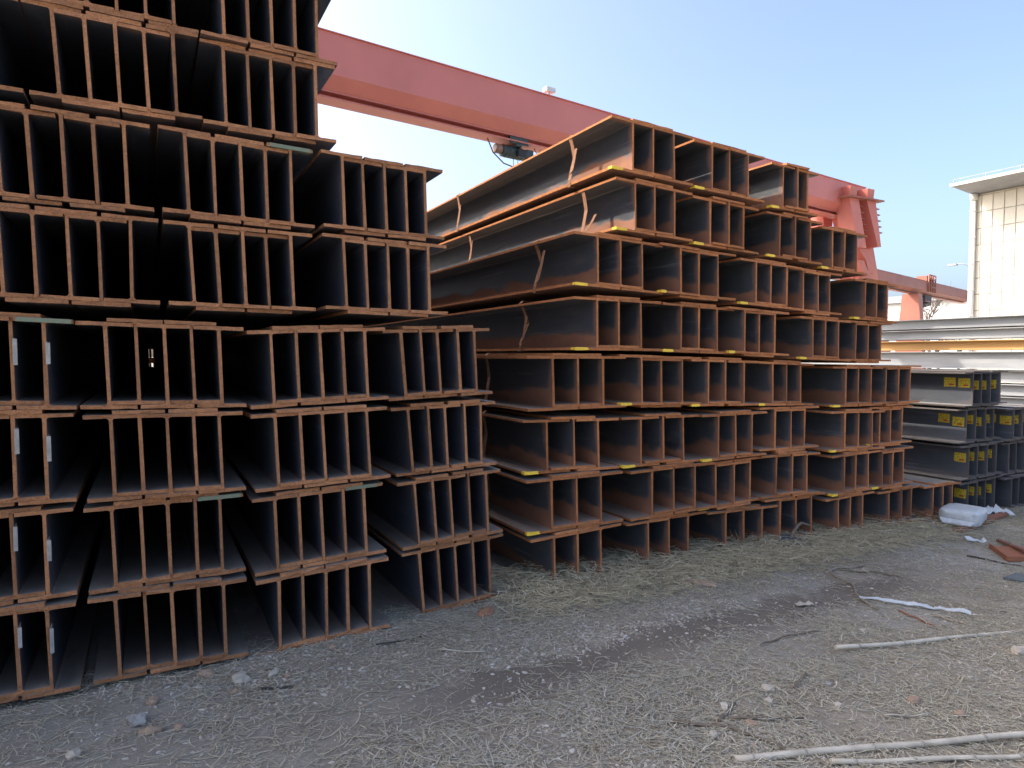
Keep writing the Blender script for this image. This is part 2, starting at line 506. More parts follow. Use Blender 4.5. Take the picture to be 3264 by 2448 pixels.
# row, bundle, face distance, web positions, lean of first and last web, base height, slope, flange width, interlock phase
L_ROWS = [
    (1, 1, 3.75, (-0.917, -0.797, -0.675, -0.552, -0.430), -0.029, -0.023, 0.039, -0.0106, 0.230, 0),
    (1, 2, 3.75, (-0.148, -0.024, 0.096, 0.216, 0.336), -0.037, -0.019, 0.029, -0.0219, 0.228, 0),
    (1, 3, 3.77, (0.618, 0.747, 0.874, 0.996, 1.129), -0.004, -0.011, 0.000, 0.0356, 0.239, 0),
    (1, 4, 3.85, (1.512, 1.631, 1.754, 1.878, 1.995), -0.072, -0.043, 0.000, 0.0420, 0.228, 0),
    (2, 1, 3.75, (-0.924, -0.805, -0.685, -0.562, -0.437), -0.013, -0.015, 0.490, 0.0059, 0.229, 0),
    (2, 2, 3.75, (-0.159, -0.035, 0.085, 0.211, 0.331), -0.028, -0.019, 0.480, 0.0039, 0.231, 0),
    (2, 3, 3.77, (0.614, 0.744, 0.868, 0.995, 1.121), -0.032, -0.041, 0.451, 0.0306, 0.239, 0),
    (2, 4, 3.85, (1.479, 1.592, 1.712, 1.840, 1.960), -0.077, -0.043, 0.450, 0.0420, 0.221, 0),
    (3, 1, 3.75, (-0.904, -0.787, -0.667, -0.545, -0.424), -0.010, -0.008, 0.956, -0.0159, 0.226, 0),
    (3, 2, 3.75, (-0.153, -0.029, 0.092, 0.214, 0.336), -0.029, -0.028, 0.931, -0.0117, 0.230, 0),
    (3, 3, 3.77, (0.625, 0.755, 0.882, 1.015, 1.142), -0.037, -0.046, 0.912, 0.0226, 0.245, 0),
    (3, 4, 3.85, (1.440, 1.557, 1.671, 1.801, 1.920), -0.077, -0.026, 0.913, 0.0272, 0.221, 0),
    (4, 1, 3.75, (-0.905, -0.786, -0.664, -0.543, -0.416), 0.002, -0.012, 1.407, -0.0350, 0.230, 0),
    (4, 2, 3.75, (-0.167, -0.039, 0.088, 0.213, 0.343), -0.024, -0.028, 1.384, -0.0220, 0.241, 0),
    (4, 3, 3.78, (0.610, 0.743, 0.876, 1.003, 1.133), -0.035, -0.046, 1.376, 0.0420, 0.247, 0),
    (4, 4, 3.81, (1.380, 1.498, 1.613, 1.743, 1.858), -0.077, -0.053, 1.391, 0.0361, 0.223, 0),
    (5, 1, 3.75, (-0.567, -0.440, -0.311, -0.187, -0.058), -0.038, -0.005, 1.896, -0.0183, 0.241, 1),
    (5, 2, 3.75, (0.221, 0.345, 0.471, 0.592, 0.716), -0.045, -0.035, 1.887, -0.0116, 0.234, 1),
    (5, 3, 3.78, (1.014, 1.141, 1.270, 1.394, 1.519), -0.040, -0.016, 1.893, -0.0170, 0.239, 1),
    (6, 1, 3.75, (-0.566, -0.450, -0.320, -0.193, -0.067), -0.046, -0.022, 2.362, -0.0132, 0.226, 1),
    (6, 2, 3.75, (0.204, 0.329, 0.460, 0.585, 0.711), -0.030, -0.015, 2.350, -0.0213, 0.239, 1),
    (6, 3, 3.78, (1.009, 1.133, 1.261, 1.389, 1.512), -0.030, -0.026, 2.359, -0.0141, 0.237, 1),
    (7, 1, 3.75, (-0.332, -0.208, -0.088, 0.034, 0.158), -0.052, -0.035, 2.840, 0.0097, 0.231, 1),
    (7, 2, 3.75, (0.388, 0.505, 0.623, 0.739, 0.851), -0.025, -0.017, 2.832, 0.0013, 0.218, 1),
    (8, 1, 3.75, (-0.342, -0.216, -0.092, 0.031, 0.154), -0.018, -0.026, 3.291, 0.0202, 0.225, 0),
    (8, 2, 3.75, (0.384, 0.503, 0.622, 0.740, 0.856), -0.030, -0.008, 3.283, -0.0097, 0.222, 0),
]
R_ROWS = [
    (1, 1, 3.95, (2.557, 2.762, 2.968), -0.023, -0.021, -0.036, 0.0288, 0.397, 0),
    (1, 2, 3.95, (3.452, 3.671, 3.895), -0.019, -0.017, -0.046, 0.0004, 0.423, 0),
    (1, 3, 3.95, (4.322, 4.555, 4.773), -0.014, -0.012, -0.078, -0.0350, 0.423, 0),
    (1, 4, 3.95, (4.999, 5.238, 5.448), -0.011, -0.009, -0.054, -0.0180, 0.415, 1),
    (1, 5, 3.95, (5.827, 6.032, 6.224), -0.007, -0.005, -0.112, 0.0064, 0.378, 0),
    (1, 6, 3.95, (6.679, 6.886, 7.077), -0.002, -0.000, -0.132, 0.0038, 0.377, 0),
    (1, 7, 3.95, (7.485, 7.668, 7.859), 0.002, 0.004, -0.161, -0.0137, 0.359, 0),
    (2, 1, 3.95, (2.533, 2.751, 2.970), -0.023, -0.021, 0.378, -0.0013, 0.423, 0),
    (2, 2, 3.95, (3.482, 3.709, 3.931), -0.019, -0.016, 0.368, 0.0136, 0.435, 0),
    (2, 3, 3.95, (4.211, 4.426, 4.634), -0.015, -0.013, 0.340, 0.0121, 0.409, 1),
    (2, 4, 3.95, (4.943, 5.156, 5.352), -0.011, -0.009, 0.362, -0.0298, 0.387, 0),
    (2, 5, 3.95, (5.900, 6.101, 6.299), -0.006, -0.004, 0.303, 0.0028, 0.386, 0),
    (2, 6, 3.95, (6.543, 6.722, 6.932), -0.003, -0.001, 0.281, -0.0024, 0.353, 1),
    (3, 1, 3.95, (2.520, 2.746, 2.968), -0.024, -0.021, 0.795, -0.0252, 0.397, 0),
    (3, 2, 3.95, (3.369, 3.595, 3.811), -0.019, -0.017, 0.781, -0.0121, 0.373, 0),
    (3, 3, 3.95, (4.188, 4.400, 4.606), -0.015, -0.013, 0.772, -0.0021, 0.373, 0),
    (3, 4, 3.95, (4.927, 5.137, 5.344), -0.011, -0.009, 0.776, -0.0188, 0.403, 1),
    (3, 5, 3.95, (5.903, 6.128, 6.344), -0.006, -0.004, 0.717, -0.0276, 0.425, 0),
    (3, 6, 3.95, (6.505, 6.694, 6.892), -0.003, -0.001, 0.721, -0.0071, 0.372, 1),
    (4, 1, 3.95, (2.543, 2.767, 2.992), -0.024, -0.021, 1.259, -0.0011, 0.434, 0),
    (4, 2, 3.95, (3.366, 3.583, 3.804), -0.019, -0.017, 1.241, -0.0269, 0.425, 1),
    (4, 3, 3.95, (4.087, 4.290, 4.511), -0.015, -0.013, 1.226, -0.0261, 0.373, 0),
    (4, 4, 3.95, (4.888, 5.084, 5.275), -0.011, -0.009, 1.200, -0.0350, 0.373, 0),
    (4, 5, 3.95, (5.926, 6.126, 6.325), -0.006, -0.004, 1.154, -0.0140, 0.385, 0),
    (4, 6, 3.95, (6.561, 6.764, 6.975), -0.002, -0.000, 1.141, -0.0008, 0.400, 1),
    (5, 1, 3.95, (2.933, 3.147, 3.358), -0.022, -0.019, 1.692, -0.0060, 0.411, 0),
    (5, 2, 3.95, (3.785, 3.998, 4.200), -0.017, -0.015, 1.675, -0.0280, 0.398, 0),
    (5, 3, 3.95, (4.486, 4.679, 4.883), -0.013, -0.011, 1.645, -0.0331, 0.380, 1),
    (5, 4, 3.95, (5.392, 5.587, 5.779), -0.008, -0.006, 1.611, -0.0350, 0.373, 0),
    (5, 5, 3.95, (6.063, 6.254, 6.438), -0.005, -0.003, 1.581, -0.0167, 0.361, 1),
    (6, 1, 3.95, (2.950, 3.167, 3.383), -0.022, -0.019, 2.156, -0.0350, 0.419, 0),
    (6, 2, 3.95, (3.752, 3.971, 4.188), -0.017, -0.015, 2.117, -0.0350, 0.422, 1),
    (6, 3, 3.95, (4.626, 4.834, 5.041), -0.012, -0.010, 2.082, -0.0350, 0.401, 0),
    (6, 4, 3.95, (5.279, 5.474, 5.657), -0.009, -0.007, 2.036, -0.0350, 0.361, 1),
    (6, 5, 3.95, (6.207, 6.395, 6.585), -0.004, -0.002, 2.001, -0.0340, 0.364, 0),
    (7, 1, 3.95, (3.284, 3.477, 3.685), -0.020, -0.018, 2.588, -0.0350, 0.380, 0),
    (7, 2, 3.95, (4.082, 4.279, 4.475), -0.015, -0.013, 2.547, -0.0350, 0.378, 0),
    (7, 3, 3.95, (4.926, 5.136, 5.347), -0.011, -0.008, 2.513, -0.0348, 0.330, 0),
    (7, 4, 3.95, (5.682, 5.873, 6.055), -0.007, -0.005, 2.459, -0.0350, 0.330, 0),
    (8, 1, 3.95, (3.243, 3.455, 3.660), -0.020, -0.018, 3.029, -0.0350, 0.403, 0),
    (8, 2, 3.95, (4.088, 4.300, 4.501), -0.015, -0.013, 2.994, -0.0350, 0.398, 0),
    (8, 3, 3.95, (4.948, 5.132, 5.290), -0.011, -0.009, 2.946, -0.0158, 0.310, 0),
]


PLACE = {3: ['first', 'middle', 'last'], 4: ['first', 'second', 'third', 'last'], 5: ['first', 'second', 'middle', 'fourth', 'last']}
PAINT = {}      # label fragments for beams that carry marks

def raised(i, ph):
    return (i + ph) % 2 == 1

left_beams, right_beams = {}, {}

def stack(rows, side, H, tw, tf, length, mats, store, looks, extra=None):
    for (r, bno, Y, xs, l0, l1, z, slope, B, ph) in rows:
        n = len(xs)
        xc = sum(xs) / n
        by = Y + RNG.uniform(-.02, .02)
        yaw = math.radians(RNG.uniform(-.35, .35))
        for i, x in enumerate(xs):
            t = i / (n - 1)
            lean = l0 + (l1 - l0) * t + RNG.uniform(-.004, .004)
            zz = z + slope * (x - xc) + (tf + .001 if raised(i, ph) else 0.0)
            look = looks.get((r, bno, i), 'rusty')
            lab = '%s H-beam, %s in %s bundle of %s row up, %s stack' % (look, PLACE[n][i], ORD[bno] if bno else 'outermost', ORD[r], side)
            o = beam('rusty_beam', x, by + RNG.uniform(-.012, .012), zz, H, B, tw, tf, lean, slope, length, mats, lab, 'steel beam',
                     'rusty H-beams in the %s stack' % side, yaw, r * 1000 + bno * 50 + i + (7 if side == 'taller' else 0))
            store[(r, bno, i)] = (o, B, lean, slope)

LH, LTW, LTF = .428, .0155, .019
RH, RTW, RTF = .391, .015, .019

# rows above the frame carry on the taller stack: its shade on the yard shows how high it goes
def upper_rows():
    out = []
    for r, dz in ((9, .452), (10, .904), (11, 1.356)):
        for bno, xs, zb, s, B in ((1, (-.342, -.216, -.092, .031, .154), 3.289, .012, .225), (2, (.384, .503, .622, .740, .856), 3.281, 0.0, .222)):
            sh = (-.03, .02, -.05)[r - 9]
            out.append((r, bno, 3.75, tuple(x + sh for x in xs), -.02, -.015, zb + dz, s, B, 0))
    return out
def outer_bundles():
    out = []
    for r, bno, Y, xs, l0, l1, z, s, B, ph in L_ROWS:
        if bno == 1 and r >= 5:
            x0 = xs[0] - .255
            out.append((r, 0, 3.75, tuple(x0 - .124 * (4 - i) for i in range(5)), l0, l0, z + .004, 0.0, min(B, .225), ph))
    return out

left_looks = {(6, 2, 4): 'rusty teal-edged', (4, 1, 4): 'tagged rusty', (4, 1, 3): 'tagged rusty', (3, 1, 3): 'tagged rusty', (3, 1, 4): 'tagged rusty',
              (2, 1, 3): 'tagged rusty', (2, 1, 4): 'tagged rusty', (1, 1, 3): 'tagged rusty', (1, 1, 4): 'tagged rusty'}
YELLOW = [(8, 1), (8, 2), (8, 3), (7, 1), (7, 2), (7, 3), (7, 4), (6, 1), (6, 2), (6, 3), (6, 5), (5, 1), (5, 2), (5, 3), (5, 4),
          (4, 2), (4, 3), (4, 4), (4, 5), (3, 1), (3, 2), (3, 3), (3, 5), (3, 6), (2, 1), (2, 3), (2, 5), (2, 6)]
right_looks = {(r, b, 0): 'yellow-cornered rusty' for r, b in YELLOW}

LM = [M['left_body'], M['left_end']]
RM = [M['right_body'], M['right_end']]
stack(L_ROWS, 'taller', LH, LTW, LTF, 12.0, LM, left_beams, left_looks)
stack(R_ROWS, 'lower', RH, RTW, RTF, 12.0, RM, right_beams, right_looks)

# the rest of the taller stack, past what is built beam by beam: its rows above, bundles added beyond the frame, an added stack behind
def far_beams():
    V, F, MI = [], [], []
    bundles = [(Y, xs, zb, B, ph) for r, bno, Y, xs, a, c, zb, s, B, ph in upper_rows() + outer_bundles()]
    for r in range(1, 12):  # bundles carried on unseen past the frame, added to shade the foreground
        zb = {1: .03, 2: .487, 3: .95, 4: 1.40}.get(r, 1.896 + (r - 5) * .4636)
        x = -1.02 if r < 5 else -1.28 if r < 7 else -1.05 if r < 9 else -.47
        while x > -3.6:
            bundles.append((3.75, tuple(x - .125 * i for i in range(5)), zb, .225, r % 2))
            x -= .78
    for r in range(1, 7):                                            # unseen stack added to block the daylight between the webs
        for k in range(3):
            bundles.append((16.2, tuple(-.93 + .76 * k + .125 * i for i in range(5)), .16 + (r - 1) * .4636, .225, r % 2))
    for Y, xs, zb, B, ph in bundles:
        y = Y + RNG.uniform(-.03, .03)
        for i, x in enumerate(xs):
            me = beam_mesh(LH, B, LTW, LTF, -.02, 0, 12.0, len(V))
            z = zb + (LTF + .001 if (i + ph) % 2 else 0)
            o = len(V)
            V.extend((p.co.x + x, p.co.y + y, p.co.z + z) for p in me.vertices)
            F.extend(tuple(q + o for q in p.vertices) for p in me.polygons)
            MI.extend(p.material_index for p in me.polygons)
            bpy.data.meshes.remove(me)
    mb = MB()
    mb.v, mb.f, mb.mi, mb.sm = V, F, MI, [False] * len(F)
    tag(mb.build('stacked_beams', LM), 'further rusty H-beams of the taller stack, unseen ones added for shade', None, None, 'stuff')
far_beams()

# yellow dabs of paint on the first beam of a bundle: the tip of its bottom flange
for key in YELLOW:
    o, B, lean, slope = right_beams[(*key, 0)]
    r = random.Random(hash(key) & 999)
    x0 = -B / 2
    w = r.uniform(.085, .125) if key[1] < 4 else r.uniform(.075, .105)
    if key in ((3, 6), (5, 3), (6, 2)):
        w *= .6
    s = lambda x: slope * x
    mb = MB()
    jag = [(x0 - .002, -.001), (x0 + w * .5, -.0015), (x0 + w, .001), (x0 + w * r.uniform(.9, 1.06), RTF * .5), (x0 + w * .95, RTF + .0015), (x0 + w * .45, RTF + .0018), (x0 - .002, RTF + .0015)]
    mb.prism([(x, z + s(x)) for x, z in jag], -.0065, .004)
    d = r.uniform(.02, .05)
    mb.box(x0 - .0025, x0 + .03, -.0055, d, s(x0) + .001, s(x0) + RTF + .0012)
    mb.build('paint_mark', M['yellow_paint'], o)

# teal paint along a few top flange edges of the taller stack, paper tags on its outermost webs
for key, w0, w1 in (((6, 2, 4), -.9, .9), ((4, 1, 4), -.9, .95), ((2, 3, 4), -.9, .7), ((2, 2, 4), -.9, .9)):
    o, B, lean, slope = left_beams[key]
    mb = MB()
    z0, z1 = LH - LTF, LH
    xa, xb = B / 2 * w0, B / 2 * w1
    dx = lean * LH
    mb.prism([(xa + dx, z0 + slope * xa), (xb + dx, z0 + slope * xb), (xb + dx, z1 + .001 + slope * xb), (xa + dx, z1 + .001 + slope * xa)], -.0065, .03)
    mb.build('paint_mark', M['teal_paint'], o)
for r in (1, 2, 3, 4):
    for i in (3, 4):
        o, B, lean, slope = left_beams[(r, 1, i)]
        zc = .20 + RNG.uniform(-.02, .03)
        mb = MB()
        hw = LTW / 2
        hgt = RNG.uniform(.10, .13)
        n = 5
        v, f = [], []
        for a in range(n + 1):
            z = zc + hgt * a / n
            x = hw + .002 + lean * z
            cu = RNG.uniform(-.002, .003)
            v += [(x, -.012 - cu, z), (x, .055, z), (x + .0015, .055, z), (x + .0015 + cu, -.012 - cu, z)]
        for a in range(n):
            for c in range(4):
                e = (c + 1) % 4
                f.append((a * 4 + c, a * 4 + e, a * 4 + 4 + e, a * 4 + 4 + c))
        f += [(3, 2, 1, 0), tuple(n * 4 + c for c in range(4))]
        mb.add(v, f)
        # folded front so that the tag shows past the web
        mb.box(hw - .003 + lean * zc, hw + .016 + lean * (zc + hgt), -.012, -.0105, zc + .004, zc + hgt - .004)
        mb.build('tag', M['white_tag'], o)

# ------------------------------------------------------------------ straps round bundles of the lower stack
def strap(r, bno, ydist, bend, label, tail=None):
    o, B, lean, slope = right_beams[(r, bno, 0)]
    lst = right_beams[(r, bno, 2)][0]
    x0, x1 = o.location.x - B / 2, lst.location.x + B / 2
    z0, z1 = o.location.z - .001, o.location.z + RH + RTF + .0025
    zr = lst.location.z - o.location.z
    y = o.location.y + ydist
    root = thing('strap', label, 'steel strap', (x0, y, z0), 0, 'straps round the bundles of the lower stack')
    W = x1 - x0
    h = z1 - z0
    s = slope
    base = [(-.003, -.002 + s * 0), (-.004, h * .12), (-.002 + bend * .5, h * .35), (bend, h * .55), (bend * .45, h * .8), (-.003, h * .96), (.02, h + .001),
            (W * .5, h + .002 + zr * .5), (W - .02, h + .001 + zr), (W + .003, h * .96 + zr), (W + .003, zr), (W * .5, -.003 + zr * .5)]
    def ribbon(pts, w, t, closed, yo):
        n = len(pts)
        v, f = [], []
        for i, p in enumerate(pts):
            if closed:
                a, b = pts[i - 1], pts[(i + 1) % n]
            else:
                a, b = pts[max(i - 1, 0)], pts[min(i + 1, n - 1)]
            tx, tz = b[0] - a[0], b[1] - a[1]
            l = math.hypot(tx, tz) or 1
            nx, nz = -tz / l * t, tx / l * t
            yy = yo(i) if callable(yo) else yo
            v += [(p[0], yy, p[1]), (p[0] + nx, yy, p[1] + nz), (p[0] + nx, yy + w, p[1] + nz), (p[0], yy + w, p[1])]
        for i in range(n if closed else n - 1):
            k = (i + 1) % n
            for c in range(4):
                e = (c + 1) % 4
                f.append((i * 4 + c, i * 4 + e, k * 4 + e, k * 4 + c))
        if not closed:
            f += [(3, 2, 1, 0), tuple((n - 1) * 4 + c for c in range(4))]
        return MB().add(v, f)
    ysh = (0, .01, .02, .03, .02, .01, 0, 0, 0, 0, 0, 0)
    ribbon(base, .042, .002, True, lambda i: -ysh[i] if tail else ysh[i] * .3).build('band', M['strap'], root)
    if tail:
        zt, up, out = tail
        ribbon([(-.003, zt * h), (.006, (zt + .06) * h), (.012, (zt + up * .5) * h), (.02, (zt + up) * h)], .034, .002, False,
               lambda i: -(.012 + out * i / 3)).build('loose_end', M['strap'], root)

strap(8, 1, .54, .03, 'bright rusty strap near the end of topmost long bundle, lower stack', (.25, .45, .05))
strap(8, 1, 2.75, .02, 'rusty strap farther along the topmost long bundle, lower stack', (.2, .5, .03))
strap(7, 1, .42, .02, 'bright strap near the end of second-highest long bundle, lower stack', (.12, .3, .14))
strap(7, 1, 2.55, .02, 'strap farther along the second-highest long bundle, lower stack', (.25, .5, .03))
strap(6, 1, .55, .05, 'loose-ended brown strap on third-highest long bundle, lower stack', (.18, .6, .10))
strap(5, 1, .78, .06, 'bent brown strap on fourth-highest long bundle, above the boxy rows', (.2, .5, .06))
strap(4, 1, .62, .03, 'dull strap on long bundle of the fourth row up, lower stack')
strap(3, 1, .62, .03, 'dull strap on long bundle of the third row up, lower stack')
strap(2, 1, .62, .03, 'dull strap on long bundle of the second row up, lower stack')

# ------------------------------------------------------------------ clean dark stack with yellow stickers, beyond the lower stack
C_ROWS = [(1, -.185), (2, .235), (3, .655), (4, 1.075)]
CX = (8.155, 8.36, 8.565, 8.755)
DX = (9.13, 9.33, 9.52, 9.71)
for r, z in C_ROWS:
    for bno, xs in ((1, CX), (2, DX)):
        if r == 4 and bno == 2:
            continue
        by = 3.92 + RNG.uniform(-.03, .03)
        sh = RNG.uniform(-.02, .02)
        for i, x in enumerate(xs):
            lab = ('dark H-beam with yellow sticker, ' if bno == 1 or r == 3 else 'plain dark H-beam, ') + '%s in %s bundle of %s row up, stickered stack' % (PLACE[4][i], ORD[bno], ORD[r])
            zz = z + (.014 if i % 2 else 0) - (bno - 1) * .028
            o = beam('dark_beam', x + sh, by + RNG.uniform(-.01, .01), zz, .388, .36, .013, .014, -.004, -.012, 6.0,
                     [M['dark_body'], M['dark_end']], lab, 'steel beam', 'dark H-beams with stickers', math.radians(RNG.uniform(-.3, .3)), 9000 + r * 100 + bno * 10 + i)
            if bno == 2 and r < 3:
                continue
            spots = ([(.03, .20)] if r == 2 else [(.03, .20), (.185, .21)]) if i == 0 else [(.025 + RNG.uniform(0, .02), .19 + RNG.uniform(-.02, .02))]
            for (yy, zc) in spots:
                zc += RNG.uniform(-.02, .02)
                hgt = .105
                st = MB().box(-.0095, -.0070, yy, yy + .125, zc, zc + hgt).build('sticker', M['label'], o)
                st.rotation_euler = (RNG.uniform(-.03, .03), 0, 0)
                MB().box(-.0103, -.0096, yy + .02, yy + .07, zc + .015, zc + .035).build('red_band', M['red_print'], st)

# ------------------------------------------------------------------ pale stack lying crosswise behind it
E_ROWS = [(2.43, .30, 'pale grey', 'topmost row'), (2.125, .295, 'pale grey', 'row second from the top'), (1.815, .295, 'ochre', 'ochre row'),
          (1.31, .49, 'pale grey', 'deep row under the ochre row'), (.96, .34, 'pale grey', 'second row under the ochre row'),
          (.63, .32, 'pale grey', 'third row under the ochre row'), (.30, .32, 'pale grey', 'second row up'), (-.03, .32, 'pale grey', 'bottom row')]
for z, H, tone, where in E_ROWS:
    dx = RNG.uniform(-.05, .05)
    for i in range(3):
        lab = '%s long beam, %s, %s of the pale stack' % (tone, ('outer face', 'middle', 'inner')[i], where)
        beam('long_beam', 19.6 + dx + i * .34, 3.4 + RNG.uniform(-.1, .1), z, H - .028, .33, .012, .022, 0, 0, 15.0,
             [M['ochre_body'] if tone == 'ochre' else M['grey_body']] * 2, lab, 'steel beam', 'long beams in the pale stack', 0.0, 7000 + int(z * 100) + i)

# ------------------------------------------------------------------ gantry cranes
def on(pt, Y):
    """Side view measured at 14 m, carried out to the distance Y where the crane really stands."""
    k = Y / 14.0
    return (pt[0] * k, 1.65 + (pt[1] - 1.65) * k)

def girder_part(root, length, x_start, top, ang, origin, mat, rail_mat, name='girder'):
    sec = [(-.45, 0), (.45, 0), (.45, -.80), (.20, -1.03), (-.20, -1.03), (-.45, -.80)]       # local (y, z)
    v = [(x_start, y, z) for y, z in sec] + [(x_start + length - .25, y, z) for y, z in sec] + [(x_start + length, y, z if z > -.2 else z * .8) for y, z in sec]
    n = len(sec)
    f = [tuple(range(n)), tuple(range(3 * n - 1, 2 * n - 1, -1))]
    for a in (0, n):
        f += [(a + i, a + i + n, a + (i + 1) % n + n, a + (i + 1) % n) for i in range(n)]
    o = MB().add(v, f).build(name, mat, root)
    lip = MB()
    lip.box(x_start, x_start + length, -.485, .485, .0, .018)
    lip.build('top_plate', mat, root)
    rl = MB()
    rl.box(x_start, x_start + length - .3, -.02, .02, -1.15, -1.031)
    rl.box(x_start, x_start + length - .3, -.21, .21, -1.18, -1.151)
    rl.box(x_start, x_start + length - .3, -.21, .21, -1.06, -1.032)
    rl.build('hoist_rail', rail_mat, root)
    return o

GA = math.atan2(2.13, 20.67)
GX, GY, GT = 3.13, 13.60, 8.0
crane = thing('gantry_crane', 'big red gantry crane spanning behind both rusty stacks', 'gantry crane', (GX, GY, GT), GA)
girder_part(crane, 37.2, -16.4, 0, GA, None, M['girder'], M['girder'])

def world_part(mb, name, mat, root):
    o = mb.build(name, mat)
    o.parent = root
    bpy_inv = (Matrix.Translation(root.location) @ Matrix.Rotation(root.rotation_euler.z, 4, 'Z')).inverted()
    o.matrix_parent_inverse = bpy_inv
    return o

YL = 15.05
P = lambda x, z, Y=YL: on((x, z), Y)
# main tapering leg, front and rear columns with flared heads
def ground_line(p, q, z):
    t = (z - p[1]) / (q[1] - p[1])
    return (p[0] + (q[0] - p[0]) * t, z)
a, b = P(21.2, 7.0), P(21.95, 4.5)
c, d = P(22.17, 7.29), P(23.08, 4.53)
world_part(MB().prism([a, P(21.25, 7.28), c, ground_line(c, d, -.2), ground_line(a, b, -.2)], YL + .25, YL + .95), 'leg', M['girder'], crane)
for x0, x1, xb0, xb1, zt, zb in ((20.62, 21.12, 21.12, 21.62, 6.98, 5.35), (21.57, 22.08, 22.26, 22.46, 7.0, 5.46)):
    world_part(MB().prism([P(x0, zt), P(x1, zt), P(xb1, zb), P(xb0, zb)], YL - .25, YL + .35), 'column', M['girder'], crane)
    hd = MB()
    lo = [P(x0 + .06, zt + .02), P(x0 + .42, zt + .02)]
    hi = [P(x0 - .02, zt + .36), P(x0 + .36, zt + .36)]
    v = [(lo[0][0], YL - .22, lo[0][1]), (lo[1][0], YL - .22, lo[1][1]), (lo[1][0], YL + .3, lo[1][1]), (lo[0][0], YL + .3, lo[0][1]),
         (hi[0][0], YL - .30, hi[0][1]), (hi[1][0], YL - .30, hi[1][1]), (hi[1][0], YL + .3, hi[1][1]), (hi[0][0], YL + .3, hi[0][1])]
    hd.add(v, [(3, 2, 1, 0), (4, 5, 6, 7), (0, 1, 5, 4), (1, 2, 6, 5), (2, 3, 7, 6), (3, 0, 4, 7)])
    world_part(hd, 'head_bracket', M['girder'], crane)
    cl = MB()
    q0, q1 = P(x0 - .22, zt - .03), P(x1 + .26, zt + .015)
    cl.box(q0[0], q1[0], YL - .42, YL + .42, q0[1], q0[1] + .05)
    world_part(cl, 'collar', M['girder_far'], crane)
    for j in range(5):
        z = zt - .22 - j * .2
        t = (zt - z) / (zt - zb)
        xr = x1 + (xb1 - x1) * t
        p0, p1 = P(xr - .03, z), P(xr + .24, z - .02)
        world_part(MB().tube([(p0[0], YL - .2, p0[1]), (p1[0], YL - .2, p1[1]), (p1[0] + .02, YL + .2, p1[1])], .018, 5), 'rung', M['girder_far'], crane)
# curved brace low on the inner side of the leg
br = MB()
for (x0, z0), (x1, z1) in (((21.45, 5.45), (22.0, 4.95)), ((22.0, 4.95), (22.15, 4.55)), ((21.55, 4.95), (21.95, 4.45))):
    p0, p1 = P(x0, z0), P(x1, z1)
    w = .16
    br.prism([(p0[0] - w, p0[1]), (p0[0] + w, p0[1]), (p1[0] + w, p1[1]), (p1[0] - w, p1[1])], YL - .1, YL + .24)
world_part(br, 'brace', M['girder'], crane)
# heads of the rear leg pair, seen below the girder
for x, z in ((18.55, 6.55), (19.5, 6.3)):
    p = on((x, z), 16.4)
    hb = MB()
    hb.prism([(p[0] - .12, p[1] - .45), (p[0] + .40, p[1] - .45), (p[0] + .46, p[1] + .35), (p[0] - .2, p[1] + .35)], 16.2, 16.9)
    hb.prism([(p[0] - .10, p[1] - 4.2), (p[0] + .30, p[1] - 4.2), (p[0] + .36, p[1] - .46), (p[0] - .06, p[1] - .46)], 16.3, 16.8)
    world_part(hb, 'rear_column', M['girder'], crane)
# left leg, behind the taller stack
lg = MB()
lg.prism([(-13.6, -.2), (-12.4, -.2), (-12.9, 7.0), (-13.7, 7.0)], 11.4, 12.3)
world_part(lg, 'leg', M['girder'], crane)
# floodlight on the girder
fl = MB()
fl.box(5.54, 5.60, -.44, -.40, .02, .11)
fl.box(5.45, 5.72, -.50, -.34, .10, .20)
fl.build('floodlight', M['white_paint'], crane)

# hoist hanging from the rail
def girder_pt(x, y, z):
    return (GX + x * math.cos(GA) - y * math.sin(GA), GY + x * math.sin(GA) + y * math.cos(GA), GT + z)
HX = 4.86
hoist = thing('hoist', 'grey green electric hoist hanging under the red crane girder', 'hoist', girder_pt(HX, 0, -1.12), GA)
hoist.scale = (.66, .66, .66)
for s in (-.26, .26):
    for yy in (-.19, .19):
        w = MB().tube([(s, yy - .05, .06), (s, yy + .05, .06)], .11, 14)
        w.build('trolley_wheel', M['machine'], hoist)
        MB().tube([(s, yy - .065, .06), (s, yy + .065, .06)], .04, 8).build('hub', M['black'], hoist.children[-1])
fr = MB()
for yy in (-.27, .245):
    fr.box(-.42, .42, yy, yy + .025, -.16, .12)
fr.box(-.12, .12, -.27, .27, -.24, -.14)
fr.build('trolley_frame', M['machine'], hoist)
dr = MB()
dr.tube([(-.62, 0, -.42), (-.60, 0, -.42), (.42, 0, -.42), (.44, 0, -.42)], [.16, .21, .21, .16], 18)
for t in range(6):
    dr.tube([(-.45 + t * .13, 0, -.42), (-.42 + t * .13, 0, -.42)], .222, 18)
dr.build('drum_housing', M['machine'], hoist)
mo = MB()
mo.tube([(-.92, 0, -.38), (-.88, 0, -.38), (-.64, 0, -.38)], [.13, .17, .17], 16)
mo.build('motor', M['copper'], hoist)
gb = MB()
gb.box(.44, .72, -.17, .17, -.62, -.24)
gb.build('gearbox', M['machine'], hoist)
MB().box(-.1, .25, -.36, -.22, -.62, -.36).build('control_box', M['black'], hoist)
MB().tube([(-1.25, 0, .02), (-1.22, 0, -.10), (-.98, 0, -.55), (-.55, -.05, -.88), (0, -.08, -.98), (.5, -.05, -.88), (.62, 0, -.62)], .022, 6).build('feed_cable', M['black'], hoist)
MB().tube([(.8, 0, .03), (1.05, 0, -.34), (1.22, 0, .0), (1.45, 0, -.3)], .014, 6).build('feed_cable', M['black'], hoist)
